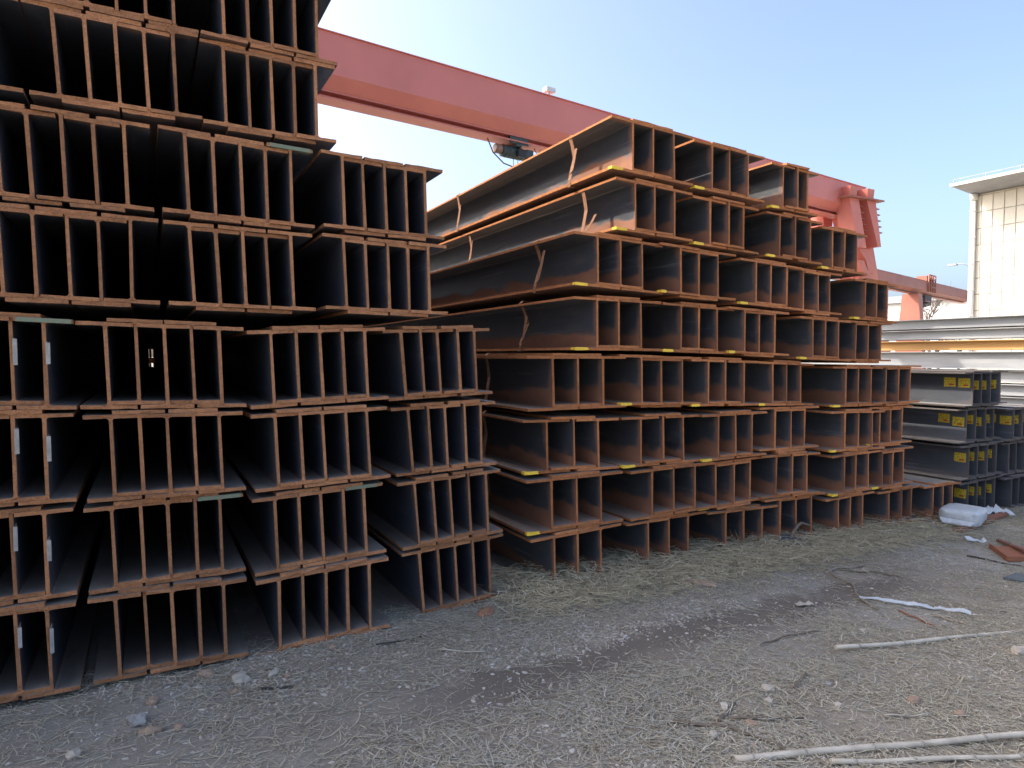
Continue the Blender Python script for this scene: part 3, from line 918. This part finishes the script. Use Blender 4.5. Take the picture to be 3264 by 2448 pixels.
MB().tube([(-1.34, 0, .02), (-1.16, 0, .02)], .06, 8).build('cable_clip', M['black'], hoist)
rp = MB()
for xx in (-.08, .12):
    rp.tube([(xx, 0, -.6), (xx, 0, -2.6)], .011, 5)
rp.build('wire_rope', M['black'], hoist)
hk = MB()
hk.box(-.12, .16, -.1, .1, -2.85, -2.6)
hk.tube([(.02, 0, -2.85), (.02, 0, -3.0), (.1, 0, -3.1), (.08, 0, -3.22), (-.04, 0, -3.24), (-.1, 0, -3.14)], .03, 8)
hk.build('hook', M['machine'], hoist)

# second crane, far away
c2 = thing('gantry_crane', 'distant brownish red gantry crane ending beside the cream building', 'gantry crane', (51.4, 30.6, 8.05), math.atan2(4.4, 19.6))
girder_part(c2, 40.2, -20.0, 0, 0, None, M['girder_far'], M['girder_far'])
for x0 in (4.1,):
    lgm = MB()
    v = []
    for (z, y0, y1, xa, xb) in ((-1.2, -.6, .6, x0 + .3, x0 + 1.3), (-8.3, -1.2, 1.2, x0 + .1, x0 + 1.0)):
        v += [(xa, y0, z), (xb, y0, z), (xb, y1, z), (xa, y1, z)]
    lgm.add(v, [(0, 1, 2, 3), (7, 6, 5, 4), (0, 4, 5, 1), (1, 5, 6, 2), (2, 6, 7, 3), (3, 7, 4, 0)])
    lgm.build('leg', M['girder_far'], c2)
    for j in range(9):
        MB().tube([(x0 + .1, -1.25, -7.2 + j * .66), (x0 + .9, -1.25, -7.2 + j * .66)], .05, 5).build('rung', M['girder_far'], c2)
cage = MB()
for z in (-.45, .2, .55):
    cage.tube([(7.2, -.55, z), (9.0, -.55, z)], .06, 6)
for xx in (7.2, 7.8, 8.4, 9.0):
    cage.tube([(xx, -.55, -.9), (xx, -.55, .55)], .06, 6)
cage.box(7.2, 9.1, -.4, .4, .05, .5)
cage.build('service_platform', M['girder_far'], c2)
hb = MB()
hb.box(6.9, 8.6, -.4, .4, -1.75, -1.2)
hb.tube([(6.2, 0, -2.1), (8.9, 0, -1.75)], .3, 10)
hb.build('travelling_hoist', M['black'], c2)

# ------------------------------------------------------------------ cream panelled building
XB = 37.69
bld = thing('panelled_building', 'cream panelled building with a flat overhanging roof', 'building', (XB, 18.2, -.2))
wl = MB().box(.035, 14, -16, 0, 0, 10.22)
wl.build('wall', M['joint'], bld)
pm = None
ycols = [-.06, -.34] + [-.34 - .515 * k for k in range(1, 15)]
zrows = [-.02 + .845 * k for k in range(0, 13)]
panels = {}
for i in range(len(ycols) - 1):
    for j in range(len(zrows)):
        z0 = zrows[j]; z1 = min(z0 + .845, 10.2)
        w = ycols[i] - ycols[i + 1]
        key = (round(w, 3), round(z1 - z0, 3))
        if z1 - z0 < .06:
            continue
        if key not in panels:
            mb = MB()
            e = .016; hh = z1 - z0
            v = [(.03, -w + e, e), (.03, -e, e), (.03, -e, hh - e), (.03, -w + e, hh - e),
                 (0, -w + e + .012, e + .012), (0, -e - .012, e + .012), (0, -e - .012, hh - e - .012), (0, -w + e + .012, hh - e - .012)]
            mb.add(v, [(4, 7, 6, 5), (0, 4, 5, 1), (1, 5, 6, 2), (2, 6, 7, 3), (3, 7, 4, 0), (0, 1, 2, 3)])
            p = mb.build('panel', M['panel'], bld)
            panels[key] = p
        else:
            p = panels[key].copy()
            COL.objects.link(p)
            p.parent = bld
        p.location = (RNG.uniform(-.004, .004), ycols[i], z0)
rf = MB().box(-2.10, 15.05, -17.55, .17, 10.40, 10.53)
roof = rf.build('roof', M['white_paint'], bld)
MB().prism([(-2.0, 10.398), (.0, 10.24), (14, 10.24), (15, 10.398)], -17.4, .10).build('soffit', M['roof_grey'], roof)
rl = MB()
for k in range(13):
    y = .05 - k * 1.45
    rl.tube([(-1.9, y, 10.53), (-1.9, y, 10.74)], .025, 6)
rl.tube([(-1.9, .05, 10.74), (-1.9, -17.4, 10.74)], .02, 6)
rl.build('railing', M['roof_grey'], roof)
dp = MB()
dp.tube([(-.14, -.02, 9.9), (-.14, -.02, 0)], .13, 14)
dp.tube([(-.14, -.02, 10.22), (-.14, -.02, 9.88)], [.19, .15], 14)
for k in range(7):
    dp.tube([(-.14, -.02, 1.2 + k * 1.35), (-.14, -.02, 1.28 + k * 1.35)], .15, 14)
dp.build('drainpipe', M['white_paint'], bld)
lp = MB()
lp.tube([(.0, .02, 6.55), (-.1, .5, 6.72), (-.1, .8, 6.74)], .03, 6)
lp.box(-.2, 0, .7, 1.15, 6.66, 6.76)
lp.build('wall_lamp', M['roof_grey'], bld)

# far white shed and bare trees
sh = thing('white_shed', 'long white shed far behind, beside the cream building', 'building', (72, 48, -.2))
MB().box(0, 26, -36, 36, 0, 7.6).build('wall', M['white_paint'], sh)
MB().prism([(-.5, 7.62), (27, 7.62), (27, 7.9), (13, 9.6), (-.5, 7.9)], -36.5, 36.5).build('roof', M['roof_grey'], sh)

def bare_tree(x, y, h, seed, label):
    r = random.Random(seed)
    root = thing('bare_tree', label, 'tree', (x, y, -.25), 0, 'bare trees before the white shed')
    tr = MB(); cr = MB()
    top = Vector((r.uniform(-.3, .3), r.uniform(-.3, .3), h * .5))
    tr.tube([(0, 0, 0), tuple(top * .5 + Vector((.05, 0, 0))), tuple(top)], [h * .022, h * .017, h * .011], 7)
    def grow(p, d, l, rad, lev):
        q = p + d * l
        m = p + d * l * .5 + Vector((r.uniform(-.06, .06), r.uniform(-.06, .06), r.uniform(-.03, .06))) * l
        cr.tube([tuple(p), tuple(m), tuple(q)], [rad, rad * .8, rad * .55], 4, cap=False)
        if lev == 0:
            return
        for _ in range(3):
            nd = (d + Vector((r.uniform(-.8, .8), r.uniform(-.8, .8), r.uniform(-.15, .6)))).normalized()
            grow(p + (q - p) * r.uniform(.5, 1), nd, l * r.uniform(.55, .8), rad * .55, lev - 1)
    for _ in range(6):
        d = Vector((r.uniform(-.7, .7), r.uniform(-.7, .7), r.uniform(.5, 1))).normalized()
        grow(top * r.uniform(.6, 1.0), d, h * .22, h * .009, 3)
    tr.build('trunk', M['bark'], root)
    cr.build('crown', M['bark'], root)
for x, y, h, s, lab in ((64, 39.5, 7.4, 3, 'bare tree between the distant crane leg and the rusty stack'), (63, 35.6, 7.0, 5, 'bare tree right beside the distant crane leg'),
                        (65, 34.0, 6.4, 8, 'bare tree under the end of the distant crane girder'), (66, 32.8, 6.0, 12, 'bare tree closest to the drainpipe of the cream building'),
                        (69, 37.0, 9.6, 21, 'tall bare tree whose twigs top the distant girder')):
    bare_tree(x, y, h, s, lab)

# ------------------------------------------------------------------ loose things on the ground
def g3(x, y, dz=0.0):
    return (x, y, gz(x, y) + dz)

def bamboo(p0, p1, r, nodes, label, sag=.0, seed=0):
    rr = random.Random(seed)
    a, b = Vector(g3(*p0, r + .004)), Vector(g3(*p1, r + .004))
    lift = max(gz(a.x + (b.x - a.x) * t / 20, a.y + (b.y - a.y) * t / 20) + r * .7 - (a.z + (b.z - a.z) * t / 20) for t in range(21))
    a.z += max(lift, 0); b.z += max(lift, 0)
    root = thing('bamboo_pole', label, 'pole', tuple(a), 0, 'bleached bamboo poles on the ground')
    n = 24
    pts, rad = [], []
    for i in range(n + 1):
        t = i / n
        q = (b - a) * t
        q.z += .006 * math.sin(t * 5 + seed) + .004 * math.sin(t * 13 + seed)
        q += Vector((0, .008 * math.sin(t * 4 + seed * 2), 0))
        pts.append(tuple(q)); rad.append(r * (1 - .15 * t) * rr.uniform(.96, 1.04))
    MB().tube(pts, rad, 10).build('cane', M['bamboo'], root)
    for k in range(nodes):
        t = (k + rr.uniform(.35, .65)) / nodes
        q = Vector(pts[int(t * n)]); d = (b - a).normalized()
        MB().tube([tuple(q - d * .007), tuple(q), tuple(q + d * .007)], [r * .98, r * 1.16, r * .98], 10).build('node_ring', M['bamboo_node'], root)

bamboo((3.37, 2.28), (5.2, 1.81), .0125, 6, 'bleached bamboo pole beyond the other two poles', seed=2)
bamboo((2.04, 1.81), (3.75, 1.16), .0145, 7, 'thick bamboo pole reaching farthest across the bottom of the yard', seed=5)
bamboo((2.36, 1.61), (3.5, 1.09), .011, 5, 'thin bamboo pole at the very bottom edge, below the thick one', seed=9)

def flat_ribbon(pts, w, t, mat, name, label, cat, wav=.006, seed=0, group=None):
    r = random.Random(seed)
    P = []
    for (x0, y0), (x1, y1) in zip(pts, pts[1:]):
        for k in range(6):
            P.append((x0 + (x1 - x0) * k / 6, y0 + (y1 - y0) * k / 6))
    P.append(pts[-1])
    v, f = [], []
    n = len(P)
    for i, (x, y) in enumerate(P):
        a, b = P[max(i - 1, 0)], P[min(i + 1, n - 1)]
        d = Vector((b[0] - a[0], b[1] - a[1])).normalized()
        nx, ny = -d.y * w / 2 * r.uniform(.7, 1.15), d.x * w / 2
        z = gz(x, y) + .012 + r.uniform(0, wav)
        tw = r.uniform(0, wav * 1.5)
        v += [(x + nx, y + ny, z + tw), (x - nx, y - ny, z), (x - nx, y - ny, z - t), (x + nx, y + ny, z + tw - t)]
    for i in range(n - 1):
        for c in range(4):
            e = (c + 1) % 4
            f.append((i * 4 + c, i * 4 + e, i * 4 + 4 + e, i * 4 + 4 + c))
    f += [(3, 2, 1, 0), tuple((n - 1) * 4 + c for c in range(4))]
    return tag(MB().add(v, f).build(name, mat), label, cat, group)

flat_ribbon([(4.30, 2.73), (4.44, 2.56), (4.58, 2.39), (4.71, 2.22)], .024, .003, M['white_plastic'], 'plastic_strip', 'long white plastic strip beside the brown rope', 'plastic strip', .012, 3)
flat_ribbon([(3.80, 2.86), (3.92, 2.82)], .035, .003, M['stone_pale'], 'paper_scrap', 'pale scrap on the bare dirt patch', 'scrap', .01, 4)
flat_ribbon([(6.80, 3.27), (6.96, 3.18)], .045, .003, M['white_plastic'], 'paper_scrap', 'white scrap between the sack and the rusty angle', 'scrap', .02, 5)
flat_ribbon([(8.20, 3.86), (8.35, 3.80), (8.55, 3.78), (8.7, 3.70)], .07, .004, M['white_plastic'], 'plastic_strip', 'crumpled white plastic by the stickered stack', 'plastic strip', .05, 6)

def cord(pts, r, mat, name, label, cat, dz=.012, group=None, n=6, arc=None):
    P = []
    for i in range(len(pts) - 1):
        for k in range(5):
            t = k / 5
            a = pts[max(i - 1, 0)]; b = pts[i]; c = pts[i + 1]; d = pts[min(i + 2, len(pts) - 1)]
            q = [.5 * (2 * b[j] + (c[j] - a[j]) * t + (2 * a[j] - 5 * b[j] + 4 * c[j] - d[j]) * t * t + (3 * b[j] - a[j] - 3 * c[j] + d[j]) * t ** 3) for j in (0, 1)]
            P.append(q)
    P.append(list(pts[-1]))
    m = len(P) - 1
    Q = [(x, y, gz(x, y) + dz + (arc * math.sin(math.pi * i / m) if arc else 0) + .004 * math.sin(i * 1.7)) for i, (x, y) in enumerate(P)]
    rad = [r * (1 - .3 * i / m) for i in range(m + 1)]
    return tag(MB().tube(Q, rad, n).build(name, mat), label, cat, group)

cord([(5.06, 3.18), (4.75, 3.22), (4.64, 3.19), (4.58, 3.08), (4.53, 2.93), (4.37, 2.80), (4.26, 2.66), (4.21, 2.54)], .011, M['rope'], 'rope', 'brown rope bending round beside the white plastic strip', 'rope')
cord([(4.75, 3.17), (4.99, 3.02), (5.05, 2.86)], .007, M['twig'], 'stick', 'thin stick beside the bend of the rope', 'stick')
cord([(4.32, 2.47), (4.29, 2.33), (4.23, 2.18)], .006, M['rust_edge'], 'wire', 'rusty red wire just below the white plastic strip', 'wire')
cord([(4.47, 2.33), (4.46, 2.14)], .006, M['weed'], 'stick', 'straw-coloured stick below the end of the white strip', 'stick')
cord([(2.02, 2.14), (2.2, 1.97), (2.28, 1.75)], .008, M['twig'], 'stick', 'curved brown stick above the end of the thick bamboo', 'stick')
cord([(2.2, 2.04), (2.38, 2.11)], .009, M['twig'], 'stick', 'short thick stick among pale stones above the curved stick', 'stick')
cord([(3.02, 2.5), (3.3, 2.53), (3.56, 2.5)], .005, M['twig'], 'stick', 'thin stick above the tip of the far bamboo pole', 'stick')
cord([(2.25, 2.03), (2.55, 1.87)], .007, M['twig'], 'stick', 'straight dark stick above the thick bamboo pole', 'stick')
cord([(2.76, 2.08), (2.96, 2.16)], .007, M['twig'], 'stick', 'short slanting stick between the two big bamboo poles', 'stick')
cord([(2.9, 1.71), (3.13, 1.63)], .005, M['bamboo'], 'stick', 'pale stick between the two big bamboo poles', 'stick')
cord([(5.76, 3.86), (5.94, 3.69), (6.25, 3.70), (6.5, 3.82), (6.52, 3.90)], .009, M['rope'], 'wire', 'loop of thick wire at the foot of the lower stack', 'wire')
cord([(6.26, 3.0), (6.38, 2.62)], .009, M['dark_rod'], 'iron_rod', 'dark iron rod below the bent rusty angle', 'rod', .01)
cord([(.46, 3.36), (.60, 3.30)], .007, M['dark_rod'], 'iron_rod', 'short dark rod before the taller stack', 'rod', .01)
cord([(1.38, 3.32), (1.6, 3.16)], .006, M['bamboo'], 'stick', 'pale stick lying before the second bundle of the taller stack', 'stick')
cord([(1.1, 3.55), (1.36, 3.52)], .005, M['dark_rod'], 'stick', 'dark thin stick before the taller stack, by the pebbles', 'stick')
cord([(-.13, 3.93), (-.09, 3.86), (-.03, 3.82)], .010, M['slate_plate'], 'metal_scrap', 'curled grey metal scrap at the foot of the taller stack', 'scrap', .02)
cord([(5.02, 3.86), (5.3, 3.95), (5.55, 3.97)], .016, M['twig'], 'branch', 'reddish branch leaning at the foot of the lower stack', 'branch', .03, None, 7, .14)

# rusty angle iron, second bar, plate, flat bar
an = MB()
pa, pb, pc = Vector(g3(6.76, 3.05, .01)), Vector(g3(6.43, 2.76, .01)), Vector(g3(6.75, 2.62, .01))
for p, q in ((pa, pb), (pb, pc)):
    d = (q - p); d.z = 0; d.normalize()
    s = Vector((-d.y, d.x, 0)) * .006
    up = Vector((0, 0, .042))
    v = [p - s, q - s, q + s, p + s]
    v = v + [x + up for x in v]
    an.add(v, [(3, 2, 1, 0), (4, 5, 6, 7), (0, 1, 5, 4), (1, 2, 6, 5), (2, 3, 7, 6), (3, 0, 4, 7)])
v = [pa + Vector((0, 0, .004)), pb + Vector((.01, .01, .004)), pc + Vector((0, .01, .004)), Vector((7.05, 2.88, pa.z + .004))]
v = v + [x + Vector((0, 0, .012)) for x in v]
an.add(v, [(3, 2, 1, 0), (4, 5, 6, 7), (0, 1, 5, 4), (1, 2, 6, 5), (2, 3, 7, 6), (3, 0, 4, 7)])
tag(an.build('steel_tray', M['rust_edge']), 'bent rusty plate with upturned edges at the edge of the yard', 'scrap')
fb = MB()
def bar(mb, p, q, w, h):
    p, q = Vector(p), Vector(q)
    d = (q - p); d.z = 0; d.normalize()
    s = Vector((-d.y, d.x, 0)) * w / 2
    up = Vector((0, 0, h))
    v = [p - s, q - s, q + s, p + s]
    v = v + [x + up for x in v]
    mb.add(v, [(3, 2, 1, 0), (4, 5, 6, 7), (0, 1, 5, 4), (1, 2, 6, 5), (2, 3, 7, 6), (3, 0, 4, 7)])
    return mb
tag(bar(MB(), g3(7.11, 3.50, .005), g3(8.45, 3.68, .03), .09, .03).build('flat_bar', M['rust_plate']), 'rusty flat bar lying under the white sack', 'steel bar')
tag(bar(MB(), g3(7.12, 3.14, .01), g3(6.72, 2.74, .05), .04, .02).build('flat_bar', M['rust_plate']), 'narrow rusty bar just behind the bent rusty plate', 'steel bar')
pl = MB()
v = [(5.80, 2.52), (5.84, 2.40), (6.1, 2.40), (6.05, 2.54)]
v = [Vector(g3(x, y, .006)) for x, y in v]
v = v + [x + Vector((0, 0, .018)) for x in v]
pl.add(v, [(3, 2, 1, 0), (4, 5, 6, 7), (0, 1, 5, 4), (1, 2, 6, 5), (2, 3, 7, 6), (3, 0, 4, 7)])
tag(pl.build('steel_plate', M['slate_plate']), 'blue grey plate lying below the bent rusty plate', 'steel plate')

# icosphere-like lumps
def ico(sub):
    t = (1 + 5 ** .5) / 2
    v = [(-1, t, 0), (1, t, 0), (-1, -t, 0), (1, -t, 0), (0, -1, t), (0, 1, t), (0, -1, -t), (0, 1, -t), (t, 0, -1), (t, 0, 1), (-t, 0, -1), (-t, 0, 1)]
    v = [Vector(p).normalized() for p in v]
    f = [(0, 11, 5), (0, 5, 1), (0, 1, 7), (0, 7, 10), (0, 10, 11), (1, 5, 9), (5, 11, 4), (11, 10, 2), (10, 7, 6), (7, 1, 8),
         (3, 9, 4), (3, 4, 2), (3, 2, 6), (3, 6, 8), (3, 8, 9), (4, 9, 5), (2, 4, 11), (6, 2, 10), (8, 6, 7), (9, 8, 1)]
    for _ in range(sub):
        c, g2 = {}, []
        def mid(a, b):
            k = (min(a, b), max(a, b))
            if k not in c:
                v.append(((v[a] + v[b]) / 2).normalized()); c[k] = len(v) - 1
            return c[k]
        for a, b, d in f:
            e, h, i = mid(a, b), mid(b, d), mid(d, a)
            g2 += [(a, e, i), (b, h, e), (d, i, h), (e, h, i)]
        f = g2
    return v, f
ICO2 = ico(2); ICO3 = ico(3); ICO0 = ico(0)
from mathutils import noise as mnoise

def stone(x, y, sx, sy, sz, mat, label, seed, rot=0.0, rough=.35):
    V, F = ICO2
    off = Vector((seed * 3.1, seed * 1.7, seed * .9))
    v = []
    for p in V:
        k = 1 + rough * mnoise.noise(p * 1.3 + off) + rough * .5 * mnoise.noise(p * 3.1 + off)
        q = p * k
        v.append((q.x * sx, q.y * sy, max(q.z, -.55) * sz))
    o = MB().add(v, F, 0, False).build('stone', mat, None, (x, y, gz(x, y) + sz * .35), rot)
    return tag(o, label, 'stone', 'loose stones on the yard')

SP, SG, SO = M['stone_pale'], M['stone_grey'], M['stone_ochre']
STONES = [
 (.38, 3.51, .045, .04, .036, SP, 'largest pale stone before the taller stack, second bundle'),
 (.54, 3.50, .045, .022, .018, SP, 'flat pale stone next to the largest pale stone'),
 (.60, 3.44, .02, .018, .014, SO, 'small ochre stone next to the flat pale stone'),
 (-.15, 3.82, .045, .028, .022, SG, 'bluish grey stone at the foot of the taller stack'),
 (-.07, 3.33, .05, .035, .028, SG, 'grey oval stone lying alone before the taller stack'),
 (-.01, 3.49, .03, .028, .024, SO, 'ochre stone behind the grey oval stone'),
 (.01, 3.79, .035, .022, .02, SO, 'ochre stone next to the curled metal scrap'),
 (-.02, 3.21, .045, .026, .018, SO, 'flat ochre stone in front of the grey oval stone'),
 (.09, 3.18, .024, .022, .018, SO, 'small ochre stone beside the flat ochre one'),
 (.23, 3.65, .045, .03, .022, SO, 'broad ochre stone close to the taller stack'),
 (-.30, 3.18, .03, .025, .02, SP, 'pale stone nearest the corner before the taller stack'),
 (-.40, 3.88, .035, .024, .02, SG, 'grey stone under the first bundle of the taller stack'),
 (.34, 3.40, .022, .018, .015, SO, 'small stone just in front of the largest pale stone'),
 (.88, 3.64, .022, .02, .016, SO, 'small reddish stone beside the pale pebbles'),
 (2.64, 2.14, .035, .026, .022, SP, 'cream stone above the short thick stick'),
 (2.54, 2.05, .024, .02, .018, SP, 'small cream stone below the bigger cream stone'),
 (2.32, 2.12, .028, .022, .02, SP, 'pale stone touching the tip of the short thick stick'),
 (2.31, 1.95, .034, .022, .018, SO, 'tan stone right of the curved brown stick'),
 (2.10, 1.98, .026, .020, .018, SP, 'cream stone left under the curved brown stick'),
 (3.19, 1.74, .036, .03, .022, SO, 'tan stone by the pale stick between bamboo poles'),
 (2.81, 1.88, .024, .018, .014, SP, 'small pale stone by the straight dark stick'),
 (3.79, 2.38, .026, .02, .014, SP, 'pale stone behind the far bamboo pole'),
 (4.32, 1.78, .055, .045, .032, SP, 'big pale stone at the edge under the far bamboo'),
 (3.26, 1.57, .03, .025, .018, SO, 'brownish stone below the pale stick between bamboo poles'),
 (2.95, 2.03, .022, .018, .014, SG, 'small grey stone by the short slanting stick'),
]
for i, (x, y, sx, sy, sz, m, lab) in enumerate(STONES):
    stone(x, y, sx, sy, sz, m, lab, i + 1, RNG.uniform(0, 3))
tag(stone(3.47, 3.44, .15, .045, .03, M['stone_ochre'], 'long flat grey stone in the straw before the lower stack', 40, -.9, .25), None, None)
stone(3.60, 3.55, .07, .03, .02, M['stone_pale'], 'small pale slab beside the long flat grey stone', 41, .4, .2)
bk = stone(1.86, 3.67, .065, .04, .032, M['brick'], 'orange brown brick fragment before the last bundle of the taller stack', 50, .3, .18)
bk.name = 'brick_fragment'; bk['category'] = 'brick'
tag(stone(5.05, 3.90, .13, .10, .07, M['cloth'], 'dark dusty lump at the foot of the lower stack', 60, .3, .5), None, 'rag').name = 'rag'
tag(stone(5.22, 3.78, .09, .07, .03, M['cloth'], 'smaller flat dark lump before the dusty lump', 61, .3, .5), None, 'rag').name = 'rag'

# white woven sack
V, F = ICO3
v = []
for p in V:
    e = .42
    q = Vector([math.copysign(abs(c) ** e, c) for c in p])
    q = q * (1 + .05 * mnoise.noise(p * 3) + .03 * mnoise.noise(p * 9))
    z = q.z * .085 * (1 - .12 * q.x)
    v.append((q.x * .27, q.y * .19, max(z, -.075)))
sk = MB().add(v, F, 0, True).build('sack', M['white_plastic'], None, g3(7.62, 3.70, .105), .28)
tag(sk, 'full white sack lying beside the stickered stack', 'sack')
for i, (dx, yy) in enumerate(((-.285, .0), (.285, .0))):
    MB().add([(dx, -.16, -.03), (dx + math.copysign(.06, dx), -.12, -.05), (dx + math.copysign(.06, dx), .12, -.045), (dx, .16, -.02),
              (dx, -.16, -.01), (dx + math.copysign(.06, dx), -.12, -.04), (dx + math.copysign(.06, dx), .12, -.035), (dx, .16, .0)],
             [(3, 2, 1, 0), (4, 5, 6, 7), (0, 1, 5, 4), (1, 2, 6, 5), (2, 3, 7, 6), (3, 0, 4, 7)]).build('seam', M['white_plastic'], sk)

# dry weeds at the foot of the lower stack
def weed(x, y, n, h, label, seed):
    r = random.Random(seed)
    mb = MB()
    for _ in range(n):
        a = r.uniform(0, 6.28); l = h * r.uniform(.5, 1.1); sp = r.uniform(.3, 1.1) * h
        bx, by = r.uniform(-.04, .04), r.uniform(-.03, .03)
        pts = []
        for k in range(5):
            t = k / 4
            pts.append((bx + math.cos(a) * sp * t ** 1.6, by + math.sin(a) * sp * .6 * t ** 1.6, l * (t - .35 * t * t * r.uniform(.4, 1.6))))
        mb.tube(pts, [.0030, .0027, .0022, .0018, .001], 4, cap=False)
    tag(mb.build('dry_weed', M['weed'], None, (x, y, gz(x, y))), label, 'weed', 'dry weeds at the foot of the lower stack')
for i, (x, y, n, h, lab) in enumerate(((4.52, 3.96, 26, .24, 'tallest dry weed tuft, before the third bundle of the lower stack'), (4.70, 3.93, 18, .15, 'small dry weed tuft beside the tallest one'),
                                       (3.35, 3.92, 22, .17, 'dry weed tuft between the first two bundles of the lower stack'), (3.05, 3.86, 16, .10, 'low dry weed tuft under the first bundle of the lower stack'),
                                       (2.28, 3.95, 20, .12, 'dry weed tuft in the gap between the two rusty stacks'), (3.95, 3.92, 16, .12, 'dry weed tuft under the second bundle of the lower stack'),
                                       (5.6, 3.93, 16, .13, 'dry weed tuft beside the reddish branch'), (2.72, 3.80, 18, .11, 'sprawling dry weeds just before the first bundle of the lower stack'),
                                       (3.72, 3.82, 20, .13, 'sprawling dry weeds before the second bundle of the lower stack'), (4.15, 3.90, 20, .15, 'dry weeds in the gap before the third bundle, beside the tallest tuft'),
                                       (4.92, 3.92, 14, .11, 'dry weeds just beside the dark dusty lump'), (6.4, 3.96, 14, .10, 'dry weed tuft inside the loop of thick wire'))):
    weed(x, y, n, h, lab, i + 20)

# ------------------------------------------------------------------ straw and gravel
def keep(x, y):
    return (x > -.157 * y - 1.2) & (y > .418 * x - 1.2) & (y > .8)

def straw_density(x, y):
    n = vnoise(x, y, .55, 2.2) * .6 + vnoise(x, y, .2, 7.7) * .4
    d = np.clip((n - .25) * 2.6, .2, 1)
    path = np.exp(-((y - (2.86 + .05 * np.sin(x * 2.1) + .10 * (vnoise(x, y, .5, 3.3) - .5))) / .21) ** 2) * np.clip((x - .9) / .6, 0, 1) * np.clip((5.6 - x) / 1.2, 0, 1)
    d = d * (1 - .95 * path)
    foot = np.clip((y - 3.35) / .35, 0, 1) * np.clip((x - 2.0) / .4, 0, 1)
    d = np.maximum(d, foot * .95)
    d = d * (1 - .55 * np.clip((2.0 - x) / 1.2, 0, 1) * np.clip((y - 2.3) / .5, 0, 1))
    return d

def make_straw(name, n, lmin, lmax, r0, r1, dens, label, seed, zlift=.016, curl=.9, region=((-1.6, 9.3), (.9, 4.02)), mat='straw'):
    rs = np.random.RandomState(seed)
    (xa, xb), (ya, yb) = region
    x = rs.uniform(xa, xb, n * 7); y = rs.uniform(ya, yb, n * 7)
    ok = keep(x, y) & (rs.rand(len(x)) < dens(x, y))
    x, y = x[ok][:n], y[ok][:n]
    m = len(x)
    L = lmin + (lmax - lmin) * rs.rand(m) ** 2.2
    th = rs.uniform(0, 2 * np.pi, m)
    c = rs.normal(0, curl, m)
    tilt = rs.normal(0, .10, m)
    rad = r0 + (r1 - r0) * rs.rand(m) ** 1.5
    K = 4
    P = np.zeros((m, K, 3))
    px, py = x.copy(), y.copy()
    lift = rs.rand(m) ** 2 * zlift
    for k in range(K):
        P[:, k, 0] = px; P[:, k, 1] = py
        P[:, k, 2] = ground_z(px, py) + rad * .8 + lift + np.abs(tilt) * L * (k / (K - 1)) * .5
        a = th + c * (k - 1) / K + rs.normal(0, .16, m)
        px = px + np.cos(a) * L / (K - 1); py = py + np.sin(a) * L / (K - 1)
    sx, sy = -np.sin(th), np.cos(th)
    V = np.zeros((m, K, 3, 3))
    for j, ang in enumerate((.5, 2.6, 4.7)):
        taper = np.array([.8, 1, 1, .5])[None, :]
        rr = rad[:, None] * taper
        V[:, :, j, 0] = P[:, :, 0] + rr * math.cos(ang) * sx[:, None]
        V[:, :, j, 1] = P[:, :, 1] + rr * math.cos(ang) * sy[:, None]
        V[:, :, j, 2] = P[:, :, 2] + rr * math.sin(ang)
    base = np.arange(m)[:, None, None] * (K * 3)
    q = []
    for k in range(K - 1):
        for j in range(3):
            e = (j + 1) % 3
            q.append([k * 3 + j, k * 3 + e, k * 3 + 3 + e, k * 3 + 3 + j])
    F = (base + np.array(q)[None]).reshape(-1, 4)
    return tag(fast_mesh(name, V.reshape(-1, 3), F, M[mat]), label, None, None, 'stuff')

make_straw('straw', 102000, .018, .14, .0009, .0026, straw_density, 'broken dry straw scattered over the dirt yard', 5)
foot_d = lambda x, y: np.clip((y - 3.3) / .3, 0, 1) * np.clip((x - 1.9) / .4, 0, 1) * np.clip((7.5 - x) / 2, .15, 1)
make_straw('straw', 17000, .05, .22, .0012, .0030, foot_d, 'matted curly straw along the foot of the lower stack', 6, .09, 1.9, ((1.8, 7.8), (3.2, 4.25)), 'lightened_straw')

def make_gravel(n, seed):
    rs = np.random.RandomState(seed)
    x = rs.uniform(-1.6, 9, n * 6); y = rs.uniform(.9, 4.0, n * 6)
    d = np.clip((vnoise(x, y, .6, 11.3) - .32) * 2.2, .06, 1)
    bed = np.exp(-((x - 2.5) / 1.2) ** 2 - ((y - 3.12) / .28) ** 2)
    d = np.maximum(d * .45, bed)
    d = d * (1 - .85 * np.exp(-((y - (2.86 + .05 * np.sin(x * 2.1))) / .16) ** 2) * (x > 1.0) * (x < 5.4))
    ok = keep(x, y) & (rs.rand(len(x)) < d)
    x, y = x[ok][:n], y[ok][:n]
    m = len(x)
    V0 = np.array([tuple(p) for p in ICO0[0]]); F0 = np.array(ICO0[1])
    s = .0024 + .0075 * rs.rand(m) ** 3.5
    sc = np.stack([s * rs.uniform(1.0, 2.6, m), s * rs.uniform(.7, 1.2, m), s * rs.uniform(.4, .8, m)], -1)
    jit = 1 + rs.normal(0, .14, (m, 12, 1))
    V = V0[None] * jit * sc[:, None, :]
    a = rs.uniform(0, 6.28, m)
    ca, sa = np.cos(a)[:, None], np.sin(a)[:, None]
    X = V[:, :, 0] * ca - V[:, :, 1] * sa + x[:, None]
    Y = V[:, :, 0] * sa + V[:, :, 1] * ca + y[:, None]
    Z = V[:, :, 2] + (ground_z(x, y) + sc[:, 2] * .4)[:, None]
    F = (np.arange(m)[:, None, None] * 12 + F0[None]).reshape(-1, 3)
    return tag(fast_mesh('gravel', np.stack([X, Y, Z], -1).reshape(-1, 3), F, M['gravel']), 'loose pale gravel trodden into the dirt', None, None, 'stuff')
make_gravel(35000, 8)
